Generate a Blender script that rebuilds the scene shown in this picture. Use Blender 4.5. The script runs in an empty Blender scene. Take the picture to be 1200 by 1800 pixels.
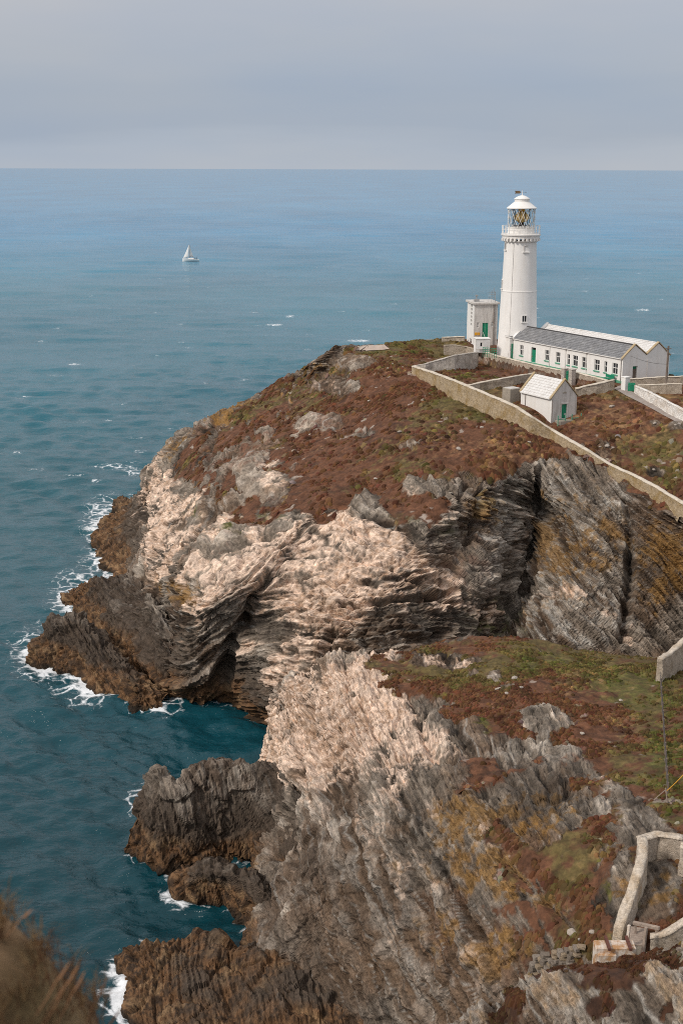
import bpy, bmesh, math, random
import numpy as np
from mathutils import Vector, Matrix, kdtree
from mathutils.bvhtree import BVHTree

random.seed(7)
SC = bpy.context.scene
COL = SC.collection

# ------------------------------------------------------------------ camera
CAM_H = 66.0                       # metres above the sea
F_PX = 2400.0                      # focal length in pixels of a 1200 x 1800 frame
PITCH = math.radians(14.15)
ROLL = math.radians(0.19)
cam_data = bpy.data.cameras.new('camera')
cam = bpy.data.objects.new('camera', cam_data)
COL.objects.link(cam)
cam_data.sensor_fit = 'VERTICAL'
cam_data.sensor_height = 36.0
cam_data.lens = F_PX / 1800.0 * 36.0
cam_data.clip_start = 0.2
cam_data.clip_end = 200000.0
cam_data.dof.use_dof = True
cam_data.dof.focus_distance = 190.0
cam_data.dof.aperture_fstop = 2.8
fw = Vector((0, math.cos(PITCH), -math.sin(PITCH)))
up0 = Vector((0, math.sin(PITCH), math.cos(PITCH)))
rt0 = Vector((1, 0, 0))
rt = rt0 * math.cos(ROLL) + up0 * math.sin(ROLL)
up = up0 * math.cos(ROLL) - rt0 * math.sin(ROLL)
M3 = Matrix((rt, up, -fw)).transposed()
cam.matrix_world = Matrix.Translation((0, 0, CAM_H)) @ M3.to_4x4()
SC.camera = cam
NRT, NUP, NFW = (np.array(v) for v in (rt, up, fw))


def ray(px, py):
    return rt * ((px - 600) / F_PX) + up * ((900 - py) / F_PX) + fw


def P(px, py, z):
    """Point seen at (px, py) of the photograph that lies at height z."""
    d = ray(px, py)
    t = (z - CAM_H) / d.z
    return Vector((d.x * t, d.y * t, z))


def PD(px, py, D):
    """Point seen at (px, py) at horizontal distance D."""
    d = ray(px, py)
    t = D / math.hypot(d.x, d.y)
    return Vector((d.x * t, d.y * t, CAM_H + d.z * t))


def project(p):
    q = p - np.array((0, 0, CAM_H))
    w = q @ NFW
    w = np.where(np.abs(w) < 1e-3, 1e-3, w)
    return 600 + F_PX * (q @ NRT) / w, 900 - F_PX * (q @ NUP) / w


# ------------------------------------------------------------------ world, sun, exposure
SUN_AZ = Vector((-0.86, -0.51, 0)).normalized()
SUN_EL = math.radians(40)
world = bpy.data.worlds.new('World')
SC.world = world
world.use_nodes = True
wt = world.node_tree
wt.nodes.clear()
wo = wt.nodes.new('ShaderNodeOutputWorld')
bg = wt.nodes.new('ShaderNodeBackground')
sky = wt.nodes.new('ShaderNodeTexSky')
sky.sky_type = 'NISHITA'
sky.sun_disc = False
sky.sun_elevation = SUN_EL
sky.sun_rotation = math.atan2(SUN_AZ.x, SUN_AZ.y)
sky.altitude = 60
sky.dust_density = 2.5
tc = wt.nodes.new('ShaderNodeTexCoord')
sep = wt.nodes.new('ShaderNodeSeparateXYZ')
wt.links.new(tc.outputs['Generated'], sep.inputs[0])
# thick stratus: pale lilac grey aloft, a bluer band lower down, a pale strip on the horizon
ramp = wt.nodes.new('ShaderNodeValToRGB')
cr = ramp.color_ramp
stops = [(0.0, (5.25, 5.5, 5.95)), (0.012, (5.05, 5.35, 5.85)), (0.024, (4.4, 4.8, 5.45)), (0.055, (4.2, 4.62, 5.35)),
         (0.10, (4.75, 4.98, 5.6)), (0.15, (5.35, 5.4, 5.75)), (0.3, (6.8, 6.75, 6.95)), (1.0, (9.2, 9.0, 9.0))]
cr.elements[0].position, cr.elements[1].position = stops[0][0], stops[-1][0]
for p_, c_ in stops[1:-1]:
    cr.elements.new(p_)
for e_, (p_, c_) in zip(cr.elements, stops):
    e_.color = (c_[0] / 10, c_[1] / 10, c_[2] / 10, 1)
mp = wt.nodes.new('ShaderNodeMapping')
mp.inputs['Scale'].default_value = (1.6, 1.6, 14.0)
cn = wt.nodes.new('ShaderNodeTexNoise')
cn.inputs['Scale'].default_value = 1.7
cn.inputs['Detail'].default_value = 5.0
cn.inputs['Roughness'].default_value = 0.5
wt.links.new(tc.outputs['Generated'], mp.inputs[0])
wt.links.new(mp.outputs[0], cn.inputs['Vector'])
ma = wt.nodes.new('ShaderNodeMath'); ma.operation = 'MULTIPLY_ADD'       # wobble the layers
ma.inputs[1].default_value = 0.05
wt.links.new(cn.outputs['Fac'], ma.inputs[0])
mb_ = wt.nodes.new('ShaderNodeMath'); mb_.operation = 'ADD'; mb_.inputs[1].default_value = -0.025
wt.links.new(sep.outputs['Z'], mb_.inputs[0])
wt.links.new(mb_.outputs[0], ma.inputs[2])
wt.links.new(ma.outputs[0], ramp.inputs['Fac'])
sc_ = wt.nodes.new('ShaderNodeVectorMath'); sc_.operation = 'SCALE'; sc_.inputs['Scale'].default_value = 10.0
cn2 = wt.nodes.new('ShaderNodeTexNoise')                            # broad, faint lighter and bluer areas in the cloud
cn2.inputs['Scale'].default_value = 2.2; cn2.inputs['Detail'].default_value = 4.0
mp2w = wt.nodes.new('ShaderNodeMapping'); mp2w.inputs['Scale'].default_value = (1.0, 1.0, 4.0)
wt.links.new(tc.outputs['Generated'], mp2w.inputs[0]); wt.links.new(mp2w.outputs[0], cn2.inputs['Vector'])
cm = wt.nodes.new('ShaderNodeMix'); cm.data_type = 'RGBA'
cm.inputs['A'].default_value = (0.88, 0.95, 1.03, 1); cm.inputs['B'].default_value = (1.09, 1.06, 1.01, 1)
mrw = wt.nodes.new('ShaderNodeMapRange'); mrw.inputs['From Min'].default_value = 0.35; mrw.inputs['From Max'].default_value = 0.65
wt.links.new(cn2.outputs['Fac'], mrw.inputs['Value']); wt.links.new(mrw.outputs[0], cm.inputs['Factor'])
cmul = wt.nodes.new('ShaderNodeVectorMath'); cmul.operation = 'MULTIPLY'
wt.links.new(ramp.outputs['Color'], cmul.inputs[0]); wt.links.new(cm.outputs['Result'], cmul.inputs[1])
wt.links.new(cmul.outputs[0], sc_.inputs[0])
mixw = wt.nodes.new('ShaderNodeMix'); mixw.data_type = 'RGBA'
mixw.inputs['Factor'].default_value = 0.88
wt.links.new(sky.outputs['Color'], mixw.inputs['A'])
wt.links.new(sc_.outputs[0], mixw.inputs['B'])
wt.links.new(mixw.outputs['Result'], bg.inputs['Color'])
bg.inputs['Strength'].default_value = 0.1
wt.links.new(bg.outputs[0], wo.inputs['Surface'])

sun_d = bpy.data.lights.new('sun', 'SUN')
sun_d.energy = 2.3
sun_d.angle = math.radians(9)
sun_d.color = (1.0, 0.93, 0.84)
sun = bpy.data.objects.new('sun', sun_d)
COL.objects.link(sun)
sd = Vector((SUN_AZ.x * math.cos(SUN_EL), SUN_AZ.y * math.cos(SUN_EL), math.sin(SUN_EL)))
sun.rotation_euler = sd.to_track_quat('Z', 'Y').to_euler()
sun.location = (-60, 0, 150)

SC.cycles.use_denoising = False
SC.cycles.pixel_filter_type = 'BLACKMAN_HARRIS'
SC.cycles.filter_width = 1.0
SC.cycles.sample_clamp_direct = 4.0
SC.cycles.sample_clamp_indirect = 3.0
SC.view_settings.view_transform = 'Standard'
SC.view_settings.look = 'None'
SC.view_settings.exposure = 0.0
SC.view_settings.gamma = 1.0
SC.view_settings.use_curve_mapping = False


# ------------------------------------------------------------------ noise in numpy
def _h(ix, iy, iz, seed):
    n = (ix * np.int32(374761393) + iy * np.int32(668265263) + iz * np.int32(1274126177) + np.int32(seed * 1013904223 & 0x7fffffff))
    n = (n ^ (n >> 13)) * np.int32(1274126177)
    n = n ^ (n >> 16)
    return (n & np.int32(0xffff)).astype(np.float32) * np.float32(1 / 65535.0)


np.seterr(over='ignore')


def vnoise(p, scale, seed=0):
    q = (p / scale).astype(np.float32)
    f = np.floor(q)
    i = f.astype(np.int32)
    t = q - f
    t = t * t * t * (t * (t * 6 - 15) + 10)
    x, y, z = i[:, 0], i[:, 1], i[:, 2]
    tx, ty, tz = t[:, 0], t[:, 1], t[:, 2]
    o = np.int32(1)
    def lerp(a, b, w): return a + (b - a) * w
    c00 = lerp(_h(x, y, z, seed), _h(x + o, y, z, seed), tx)
    c10 = lerp(_h(x, y + o, z, seed), _h(x + o, y + o, z, seed), tx)
    c01 = lerp(_h(x, y, z + o, seed), _h(x + o, y, z + o, seed), tx)
    c11 = lerp(_h(x, y + o, z + o, seed), _h(x + o, y + o, z + o, seed), tx)
    return lerp(lerp(c00, c10, ty), lerp(c01, c11, ty), tz) * 2 - 1


ROT = np.array([[0.0, 0.8, 0.6], [-0.8, 0.36, -0.48], [-0.6, -0.48, 0.64]])


def fbm(p, scale, octs=4, seed=0, gain=0.5):
    r = np.zeros(len(p), np.float32); a = 1.0; tot = 0
    q = p
    for k in range(octs):
        r += a * vnoise(q, scale, seed + k * 17)
        tot += a; a *= gain; scale *= 0.5; q = q @ ROT
    return r / tot * 1.6


def ridged(p, scale, octs=4, seed=0, gain=0.5):
    r = np.zeros(len(p), np.float32); a = 1.0; tot = 0
    q = p
    for k in range(octs):
        r += a * (1 - 2 * np.abs(vnoise(q, scale, seed + k * 17)))
        tot += a; a *= gain; scale *= 0.5; q = q @ ROT
    return r / tot


def worley(p, scale, seed=0):
    """distance to nearest feature point, to the second nearest, id hash (cell units)"""
    q = (p / scale).astype(np.float32)
    f = np.floor(q).astype(np.int32)
    d1 = np.full(len(p), 9.0, np.float32); d2 = d1.copy(); idh = np.zeros(len(p), np.float32)
    for dx in (-1, 0, 1):
        for dy in (-1, 0, 1):
            for dz in (-1, 0, 1):
                c = f + np.array((dx, dy, dz), np.int32)
                x, y, z = c[:, 0], c[:, 1], c[:, 2]
                fx = x + _h(x, y, z, seed); fy = y + _h(x, y, z, seed + 1); fz = z + _h(x, y, z, seed + 2)
                d = np.sqrt((q[:, 0] - fx) ** 2 + (q[:, 1] - fy) ** 2 + (q[:, 2] - fz) ** 2)
                near = d < d1
                d2 = np.where(near, d1, np.minimum(d2, d))
                idh = np.where(near, _h(x, y, z, seed + 5), idh)
                d1 = np.where(near, d, d1)
    return d1, d2, idh


def sstep(a, b, x):
    t = np.clip((x - a) / (b - a), 0, 1)
    return t * t * (3 - 2 * t)


def hash1(i, seed):
    i = i.astype(np.int32)
    return _h(i, i * np.int32(7) + np.int32(3), np.zeros_like(i), seed)


def hash2(i, j, seed):
    return _h(i.astype(np.int32), j.astype(np.int32), np.zeros(len(i), np.int32), seed)


def poly_sd(px, py, poly):
    """signed pixel distance to a polygon, positive inside"""
    n = len(poly)
    inside = np.zeros(len(px), bool)
    dm = np.full(len(px), 1e9)
    for i in range(n):
        x0, y0 = poly[i]; x1, y1 = poly[(i + 1) % n]
        ex, ey = x1 - x0, y1 - y0
        t = np.clip(((px - x0) * ex + (py - y0) * ey) / (ex * ex + ey * ey + 1e-9), 0, 1)
        dm = np.minimum(dm, (px - x0 - t * ex) ** 2 + (py - y0 - t * ey) ** 2)
        if y0 != y1:
            c = ((y0 > py) != (y1 > py)) & (px < (x1 - x0) * (py - y0) / (y1 - y0) + x0)
            inside ^= c
    return np.where(inside, 1, -1) * np.sqrt(dm)


def mix(a, b, w):
    return a + (np.asarray(b, np.float32) - a) * w[:, None]


# ------------------------------------------------------------------ mesh helpers
def np_mesh(name, verts, quads=None, tris=None, attrs=None, smooth=True):
    me = bpy.data.meshes.new(name)
    nq = 0 if quads is None else len(quads)
    nt = 0 if tris is None else len(tris)
    me.vertices.add(len(verts))
    me.vertices.foreach_set('co', np.asarray(verts, np.float32).ravel())
    idx = []
    if nq: idx.append(np.asarray(quads, np.int32).ravel())
    if nt: idx.append(np.asarray(tris, np.int32).ravel())
    idx = np.concatenate(idx)
    me.loops.add(len(idx))
    me.loops.foreach_set('vertex_index', idx)
    me.polygons.add(nq + nt)
    starts = np.concatenate([np.arange(nq) * 4, nq * 4 + np.arange(nt) * 3]).astype(np.int32)
    me.polygons.foreach_set('loop_start', starts)
    me.polygons.foreach_set('use_smooth', np.full(nq + nt, smooth, bool))
    me.update(calc_edges=True)
    for k, v in (attrs or {}).items():
        v = np.asarray(v, np.float32)
        if v.ndim == 2:
            a = me.color_attributes.new(k, 'FLOAT_COLOR', 'POINT')
            a.data.foreach_set('color', np.concatenate([v[:, :3], np.ones((len(v), 1), np.float32)], 1).ravel())
        else:
            a = me.attributes.new(k, 'FLOAT', 'POINT')
            a.data.foreach_set('value', v)
    return me


def link(name, me, mat=None, parent=None):
    o = bpy.data.objects.new(name, me)
    COL.objects.link(o)
    if mat is not None and me is not None and len(me.materials) == 0:
        me.materials.append(mat)
    if parent is not None:
        o.parent = parent
    return o


def tag(o, label=None, cat=None, group=None, kind=None):
    if label: o['label'] = label
    if cat: o['category'] = cat
    if group: o['group'] = group
    if kind or cat: o['kind'] = kind or 'thing'
    return o


def empty(name, loc=(0, 0, 0), rotz=0.0):
    o = bpy.data.objects.new(name, None)
    o.location = loc; o.rotation_euler = (0, 0, rotz)
    o.empty_display_size = 0.3
    COL.objects.link(o)
    return o


def grid_quads(nv, nu):
    i = np.arange((nv - 1) * (nu - 1))
    r, c = i // (nu - 1), i % (nu - 1)
    a = r * nu + c
    return np.stack([a, a + 1, a + nu + 1, a + nu], 1)


def catmull(ctrl, t):
    """ctrl (n, ...) points at integer parameters, t in [0, n-1]"""
    n = len(ctrl)
    i = np.clip(np.floor(t).astype(int), 0, n - 2)
    f = (t - i).reshape((-1,) + (1,) * (ctrl.ndim - 1))
    p0 = ctrl[np.maximum(i - 1, 0)]; p1 = ctrl[i]; p2 = ctrl[i + 1]; p3 = ctrl[np.minimum(i + 2, n - 1)]
    return 0.5 * (2 * p1 + (p2 - p0) * f + (2 * p0 - 5 * p1 + 4 * p2 - p3) * f ** 2 + (3 * p1 - p0 - 3 * p2 + p3) * f ** 3)


def tpar(ctrl, step, axis):
    """sample parameters along an axis so that samples are about `step` metres apart"""
    d = np.linalg.norm(np.diff(ctrl, axis=axis), axis=2)
    L = d.max(axis=1 - axis) * 0.6 + d.mean(axis=1 - axis) * 0.4
    ts = []
    for k, l in enumerate(L):
        n = max(2, int(l / (step[k] if hasattr(step, '__len__') else step)))
        ts.append(k + np.arange(n) / n)
    ts.append([float(len(L))])
    return np.concatenate(ts)


def grid_normals(G):
    du = np.gradient(G, axis=1); dv = np.gradient(G, axis=0)
    n = np.cross(du, dv)
    n /= np.linalg.norm(n, axis=2, keepdims=True) + 1e-9
    return n


# line of the cottage facade, needed early so that the yard can be levelled
K = P(1092, 673, 34.9)
FC = P(902, 594.5, 38.55)
dirL = Vector((FC.x - K.x, FC.y - K.y, 0)); LEN = dirL.length; dirL.normalize()
rotz = math.atan2(-dirL.x, dirL.y)                              # local +y runs from the near corner to the tower
dirW = Vector((dirL.y, -dirL.x, 0))                              # local +x


# ------------------------------------------------------------------ terrain material
def nodes_of(name):
    m = bpy.data.materials.new(name)
    m.use_nodes = True
    nt = m.node_tree
    return m, nt, nt.nodes['Principled BSDF']


def N(nt, kind, **kw):
    n = nt.nodes.new(kind)
    for k, v in kw.items():
        if k.startswith('in_'):
            key = k[3:].replace('_', ' ')
            n.inputs[key].default_value = v
        else:
            setattr(n, k, v)
    return n


def L(nt, a, b):
    nt.links.new(a, b)


def terrain_material(name, fine=1.0, bump=0.5, grain=1.0):
    m, nt, b = nodes_of(name)
    at = N(nt, 'ShaderNodeAttribute', attribute_name='Col')
    st_ = N(nt, 'ShaderNodeAttribute', attribute_name='Bed')         # bedding coordinates (across, along, sideways)
    rk = N(nt, 'ShaderNodeAttribute', attribute_name='Rock')
    tcd = N(nt, 'ShaderNodeTexCoord')
    n1 = N(nt, 'ShaderNodeTexNoise', in_Scale=2.6 * fine, in_Detail=6.0, in_Roughness=0.68)
    L(nt, tcd.outputs['Object'], n1.inputs['Vector'])
    mp_ = N(nt, 'ShaderNodeMapping'); mp_.inputs['Scale'].default_value = (4.2 * fine, 0.55 * fine, 0.55 * fine)
    L(nt, st_.outputs['Vector'], mp_.inputs[0])
    n3 = N(nt, 'ShaderNodeTexNoise', in_Scale=1.0, in_Detail=5.0, in_Roughness=0.66, in_Distortion=0.12)
    L(nt, mp_.outputs[0], n3.inputs['Vector'])
    def ranged(src, lo, hi):
        mr = N(nt, 'ShaderNodeMapRange')
        mr.inputs['From Min'].default_value = 0.28; mr.inputs['From Max'].default_value = 0.72
        mr.inputs['To Min'].default_value = lo; mr.inputs['To Max'].default_value = hi
        L(nt, src, mr.inputs['Value']); return mr
    r1 = ranged(n1.outputs['Fac'], 0.60, 1.38); r3 = ranged(n3.outputs['Fac'], 1 - 0.58 * grain, 1 + 0.50 * grain)
    one = N(nt, 'ShaderNodeMix'); one.inputs['A'].default_value = 1.0
    L(nt, rk.outputs['Fac'], one.inputs['Factor']); L(nt, r3.outputs[0], one.inputs['B'])
    pr = N(nt, 'ShaderNodeMath', operation='MULTIPLY'); L(nt, r1.outputs[0], pr.inputs[0]); L(nt, one.outputs['Result'], pr.inputs[1])
    mu = N(nt, 'ShaderNodeVectorMath', operation='SCALE')
    L(nt, at.outputs['Color'], mu.inputs[0]); L(nt, pr.outputs[0], mu.inputs['Scale'])
    L(nt, mu.outputs[0], b.inputs['Base Color'])
    b.inputs['Roughness'].default_value = 0.88
    b.inputs['Specular IOR Level'].default_value = 0.25
    n2 = N(nt, 'ShaderNodeTexNoise', in_Scale=4.0 * fine, in_Detail=7.0, in_Roughness=0.7)
    L(nt, tcd.outputs['Object'], n2.inputs['Vector'])
    hx_ = N(nt, 'ShaderNodeMath', operation='MULTIPLY'); L(nt, n3.outputs['Fac'], hx_.inputs[0]); L(nt, rk.outputs['Fac'], hx_.inputs[1])
    bp0 = N(nt, 'ShaderNodeBump', in_Strength=0.9 * grain, in_Distance=0.45 / fine)
    L(nt, hx_.outputs[0], bp0.inputs['Height'])
    bp = N(nt, 'ShaderNodeBump', in_Strength=bump, in_Distance=0.25 / fine)
    L(nt, n2.outputs['Fac'], bp.inputs['Height']); L(nt, bp0.outputs['Normal'], bp.inputs['Normal'])
    L(nt, bp.outputs['Normal'], b.inputs['Normal'])
    return m


M_TERRAIN = terrain_material('rock_and_heath')

C_HEATH_R = (0.130, 0.058, 0.031)
C_HEATH_D = (0.090, 0.044, 0.027)
C_OLIVE = (0.118, 0.090, 0.033)
C_GREEN = (0.092, 0.092, 0.024)
C_STRAW = (0.27, 0.150, 0.072)
C_GUANO = (0.79, 0.60, 0.47)
C_GREY = (0.232, 0.188, 0.148)
C_GREY2 = (0.40, 0.35, 0.295)
C_BROWNROCK = (0.160, 0.108, 0.073)
C_DARK = (0.055, 0.043, 0.034)
C_TIDE = (0.170, 0.088, 0.040)
C_OCHRE = (0.27, 0.145, 0.040)
C_RUST = (0.16, 0.07, 0.04)


def worley8(q, seed):
    """fast cell noise on scaled coordinates: nearest, second nearest, cell hash"""
    f = np.floor(q); fr = q - f
    sx = np.where(fr < 0.5, -1, 1).astype(np.int32)
    f = f.astype(np.int32)
    q = q.astype(np.float32)
    d1 = np.full(len(q), 9.0, np.float32); d2 = d1.copy(); idh = np.zeros(len(q), np.float32)
    for dx in (0, 1):
        for dy in (0, 1):
            for dz in (0, 1):
                x = f[:, 0] + dx * sx[:, 0]; y = f[:, 1] + dy * sx[:, 1]; z = f[:, 2] + dz * sx[:, 2]
                h = _h(x, y, z, seed)
                fx = x + 0.1 + 0.8 * h; fy = y + 0.1 + 0.8 * ((h * 37.0) % 1.0); fz = z + 0.1 + 0.8 * ((h * 91.0) % 1.0)
                d = (q[:, 0] - fx) ** 2 + (q[:, 1] - fy) ** 2 + (q[:, 2] - fz) ** 2
                near = d < d1
                d2 = np.where(near, d1, np.minimum(d2, d))
                idh = np.where(near, (h * 173.0) % 1.0, idh)
                d1 = np.where(near, d, d1)
    return np.sqrt(d1), np.sqrt(d2), idh


def strata_disp(p, s, t, amp, cell=1.0):
    """blocky bedding: returns displacement, per-block tint 0..1, crack 0..1"""
    u = 0.35 * p[:, 0] - 0.75 * p[:, 1] + 0.5 * p[:, 2]
    d = np.zeros(len(p), np.float32)
    # thick beds that step in and out
    T = 2.6 * cell
    ss = s / T + 0.35 * vnoise(p, 6.0, 14)
    k = np.floor(ss); f = ss - k
    hb = hash1(k, 12); hn = hash1(k + 1, 12)
    prof = hb + (hn - hb) * sstep(0.72, 1.0, f)
    d += cell * (1.5 * (prof - 0.5) + 0.55 * (f - 0.5) * (1 - sstep(0.80, 1.0, f))) - 0.5 * cell * np.exp(-((f - 0.9) / 0.07) ** 2)
    tint = 0.30 * hb
    crack = np.exp(-((f - 0.9) / 0.07) ** 2) * 0.7
    for a_, b_, c_, am, sd_, tw in ((1.5 * cell, 4.4 * cell, 3.2 * cell, 0.75 * cell, 21, 0.35), (0.68 * cell, 1.9 * cell, 1.5 * cell, 0.34 * cell, 33, 0.35)):
        q = np.stack([s / a_, t / b_, u / c_], 1)
        q = q + 0.18 * np.stack([vnoise(p, a_ * 1.6, sd_ + 1), vnoise(p, a_ * 1.6, sd_ + 2), vnoise(p, a_ * 1.6, sd_ + 4)], 1)
        d1, d2, h = worley8(q, sd_)
        e = sstep(0.0, 0.13, d2 - d1)
        d += am * ((h - 0.5) * 1.0 * (0.25 + 0.75 * e) - 0.42 * (1 - e))
        tint = tint + tw * h
        crack = np.maximum(crack, (1 - e) * (0.9 if a_ > 0.5 else 0.6))
    # thinner beds: slanting risers with a sharp lip, broken along their length
    for T2, am, sd_ in ((1.15 * cell, 0.62 * cell, 61), (0.60 * cell, 0.34 * cell, 71)):
        s2 = s / T2 + 0.16 * vnoise(p, T2 * 2.0, sd_)
        k2 = np.floor(s2); f2 = s2 - k2
        jn = np.floor(t / (2.3 * T2) + hash1(k2, sd_ + 2) * 5 + 0.3 * vnoise(p, T2 * 2, sd_ + 4))
        hh2 = hash2(k2, jn, sd_ + 1)
        saw = np.where(f2 < 0.82, f2 / 0.82, (1 - f2) / 0.18)
        d += am * (saw - 0.5) * (0.35 + 0.9 * hh2)
        tint = tint * 0.88 + 0.14 * hh2
    return d * amp, tint, crack


def terrain(name, ctrl, step, strata, masks, amp=1.0, flip=False, mat=None, col_fn=None, big=1.0, cell=1.0, chunk=0.0, chunk_size=2.4):
    ctrl = np.asarray(ctrl, float)
    tv = tpar(ctrl, step[1], 0); tu = tpar(ctrl, step[0], 1)
    G = catmull(ctrl, tv)
    G = catmull(G.transpose(1, 0, 2), tu).transpose(1, 0, 2)
    nv, nu = G.shape[:2]
    Nn = grid_normals(G)
    if flip: Nn = -Nn
    p = G.reshape(-1, 3); n = Nn.reshape(-1, 3)
    px, py = project(p)
    w = masks(px, py, p, n)
    heath = w['heath']
    rock = 1 - heath
    warp = np.stack([fbm(p, 9, 3, 201), fbm(p, 9, 3, 211), fbm(p, 9, 3, 221)], 1)
    s, t = strata(p, warp)
    sdp, tint, crack = strata_disp(p, s, t, amp, cell)
    bu = 0.35 * p[:, 0] - 0.75 * p[:, 1] + 0.5 * p[:, 2]
    bed = np.stack([s, t, bu], 1)
    nS = fbm(bed * np.array((1.0, 0.09, 0.09)), 0.9 * cell, 3, 701, 0.6); nS2 = fbm(bed * np.array((1.0, 0.07, 0.07)), 3.2 * cell, 3, 711, 0.55)
    rd = ridged(p, 7.0, 4, 31)
    rg = fbm(p, 2.2, 4, 51, 0.6)
    lowf = fbm(p, 14, 3, 71)
    hw1, hw2, hid = worley(p * np.array((1, 1, 0.6)), 0.9, 91)
    hw1 = np.clip(hw1, 0, 1.2)
    disp = rock * (sdp * w.get('blocky', 1.0) + amp * (0.9 * rd * big * w.get('blocky', 1.0) + 0.34 * rg)) + lowf * (0.9 * rock + 0.5 * heath) * big
    disp += heath * ((0.55 - hw1) * 0.15 + 0.22 * fbm(p, 1.6, 3, 95))
    if chunk:
        wq = p / chunk_size + 0.25 * np.stack([fbm(p, 2.0, 2, 751), fbm(p, 2.0, 2, 753), fbm(p, 2.0, 2, 757)], 1)
        c1, c2, ch = worley8(wq * np.array((1.0, 1.0, 0.6)), 77)
        ce_ = sstep(0.0, 0.12, c2 - c1)
        disp += rock * chunk * ((ch - 0.5) * 1.3 * ce_ - 0.35 * (1 - ce_) + 0.4 * (0.42 - c1))
    disp += rock * amp * cell * (0.30 * nS + 0.50 * nS2)
    disp *= w.get('calm', 1.0)
    disp += w.get('proud', 0.0)
    if 'carve' in w: disp -= w['carve']
    p2 = p + n * disp[:, None]
    if 'level' in w:
        lm, lz = w['level']
        p2[:, 2] += (lz - p2[:, 2]) * lm
    G2 = p2.reshape(nv, nu, 3)
    n2 = grid_normals(G2)
    if flip: n2 = -n2
    n2 = n2.reshape(-1, 3)
    # ---- colour: stone, lichen, guano and plants, plus some shade painted into clefts
    z = p2[:, 2]
    nA = fbm(p2, 6, 4, 301); nB = fbm(p2, 1.5, 4, 311, 0.6); nC = fbm(p2, 18, 3, 321); nD = fbm(p2, 0.6, 3, 331, 0.7)
    flat = n2[:, 2]
    base = np.tile(np.asarray(C_GREY, np.float32), (len(p), 1))
    base = mix(base, C_BROWNROCK, sstep(-0.25, 0.5, nA + 0.6 * nC))
    base = mix(base, C_GREY2, sstep(0.45, 0.9, tint + 0.25 * nB) * 0.75)
    base *= np.clip(0.50 + 0.9 * tint + 0.20 * nB + 0.15 * nD + 0.52 * nS + 0.42 * nS2, 0.2, 2.2)[:, None]
    base = mix(base, (0.165, 0.106, 0.066), w.get('brown', 0 * z) * sstep(-0.5, 0.4, nA + 0.5 * nB + 0.4 * nS2))
    base = mix(base, C_RUST, w.get('rust', 0 * z) * sstep(-0.1, 0.5, nB + 0.4 * nA))
    # thin quartz / pale veins along the beds
    vein = np.abs(((s + 0.8 * warp[:, 0]) / 1.3) % 1 - 0.5)
    base = mix(base, (0.42, 0.39, 0.35), sstep(0.06, 0.0, vein) * sstep(0.0, 0.5, nA + w.get('pale', 0 * z)) * 0.75)
    base = mix(base, (0.46, 0.425, 0.375), w.get('pale', 0 * z) * sstep(-0.10, 0.45, 0.5 * nB + 0.7 * (tint - 0.5) + 0.3 * nA + 0.7 * nS + 0.5 * nS2) * 0.85)
    och = np.minimum(1.15, w.get('ochre_gain', 1.2) * w.get('ochre', 0 * z))
    base = mix(base, C_OCHRE, sstep(0.15, 0.50, och * 0.85 + 0.25 * nA + 0.40 * nB + 0.30 * nD + 0.45 * nS2 + 0.30 * nS - 0.45) * np.minimum(1, och * 1.6) * 0.85)
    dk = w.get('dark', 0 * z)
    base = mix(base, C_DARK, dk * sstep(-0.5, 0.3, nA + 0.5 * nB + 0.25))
    # moss in ledges
    ms = w.get('moss', 0 * z)
    base = mix(base, C_GREEN, ms * sstep(0.0, 0.35, nB + 0.6 * (flat - 0.5)))
    # guano: settles on ledges and proud blocks, washed out of the cracks
    gu = w.get('guano', 0 * z)
    gq = gu * 1.15 + 0.42 * (flat - 0.35) + 0.30 * nB + 0.28 * nA - 0.5 * crack + 0.45 * (tint - 0.5) + 0.28 * nS + 0.22 * nS2 + 0.15 * nD - 0.47
    gm = sstep(0.0, 0.42, gq) * np.minimum(1, gu * 1.8)
    gcol = mix(np.tile(np.asarray(C_GUANO, np.float32), (len(p), 1)), (0.50, 0.34, 0.235), sstep(-0.1, 0.6, nD + 0.5 * nA))
    base = base + (gcol - base) * (gm * 0.92)[:, None]
    # splash zone: black band, then brown weed and barnacles down to the water
    zz = z + 1.3 * nA + 0.5 * nB
    lift = w.get('tide', 1.0)
    base = mix(base, (0.080, 0.058, 0.042), sstep(9.5 * lift, 5.5 * lift, zz) * w.get('splash', 0 * z + 0.75) * sstep(-0.6, 0.2, nB + 0.4 - gm))
    tidec = mix(np.tile(np.asarray(C_TIDE, np.float32), (len(p), 1)), (0.27, 0.165, 0.085), sstep(0.0, 0.5, nB))
    tidec = mix(tidec, (0.06, 0.035, 0.02), sstep(0.05, 0.6, nD - 0.2 * nB + 0.35 * crack))
    base = base + (tidec - base) * (sstep(4.6 * lift, 2.9 * lift, zz) * 0.9)[:, None]
    base = mix(base, (0.022, 0.017, 0.012), sstep(0.75, 0.15, z + 0.25 * nB) * 0.85)
    # heath
    hc = np.tile(np.asarray(C_HEATH_R, np.float32), (len(p), 1))
    hc = mix(hc, C_HEATH_D, sstep(0.05, 0.6, nB * 0.7 + nA * 0.5))
    hc = mix(hc, C_OLIVE, sstep(-0.03, 0.5, 0.8 * nC + 0.5 * nA + 0.6 * nB + 0.3 * nD + w.get('olive', 0 * z) - 0.35) * 0.9)
    hc = mix(hc, C_GREEN, sstep(0.35, 0.85, 0.8 * w.get('green', 0 * z) + 0.4 * nA + 0.5 * nB + 0.3 * nD - 0.1) * 0.85)
    hc = mix(hc, C_STRAW, sstep(0.30, 0.90, w.get('straw', 0 * z) * 0.80 + 0.30 * nA + 0.40 * nD + 0.35 * nB) * 0.75)
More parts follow.
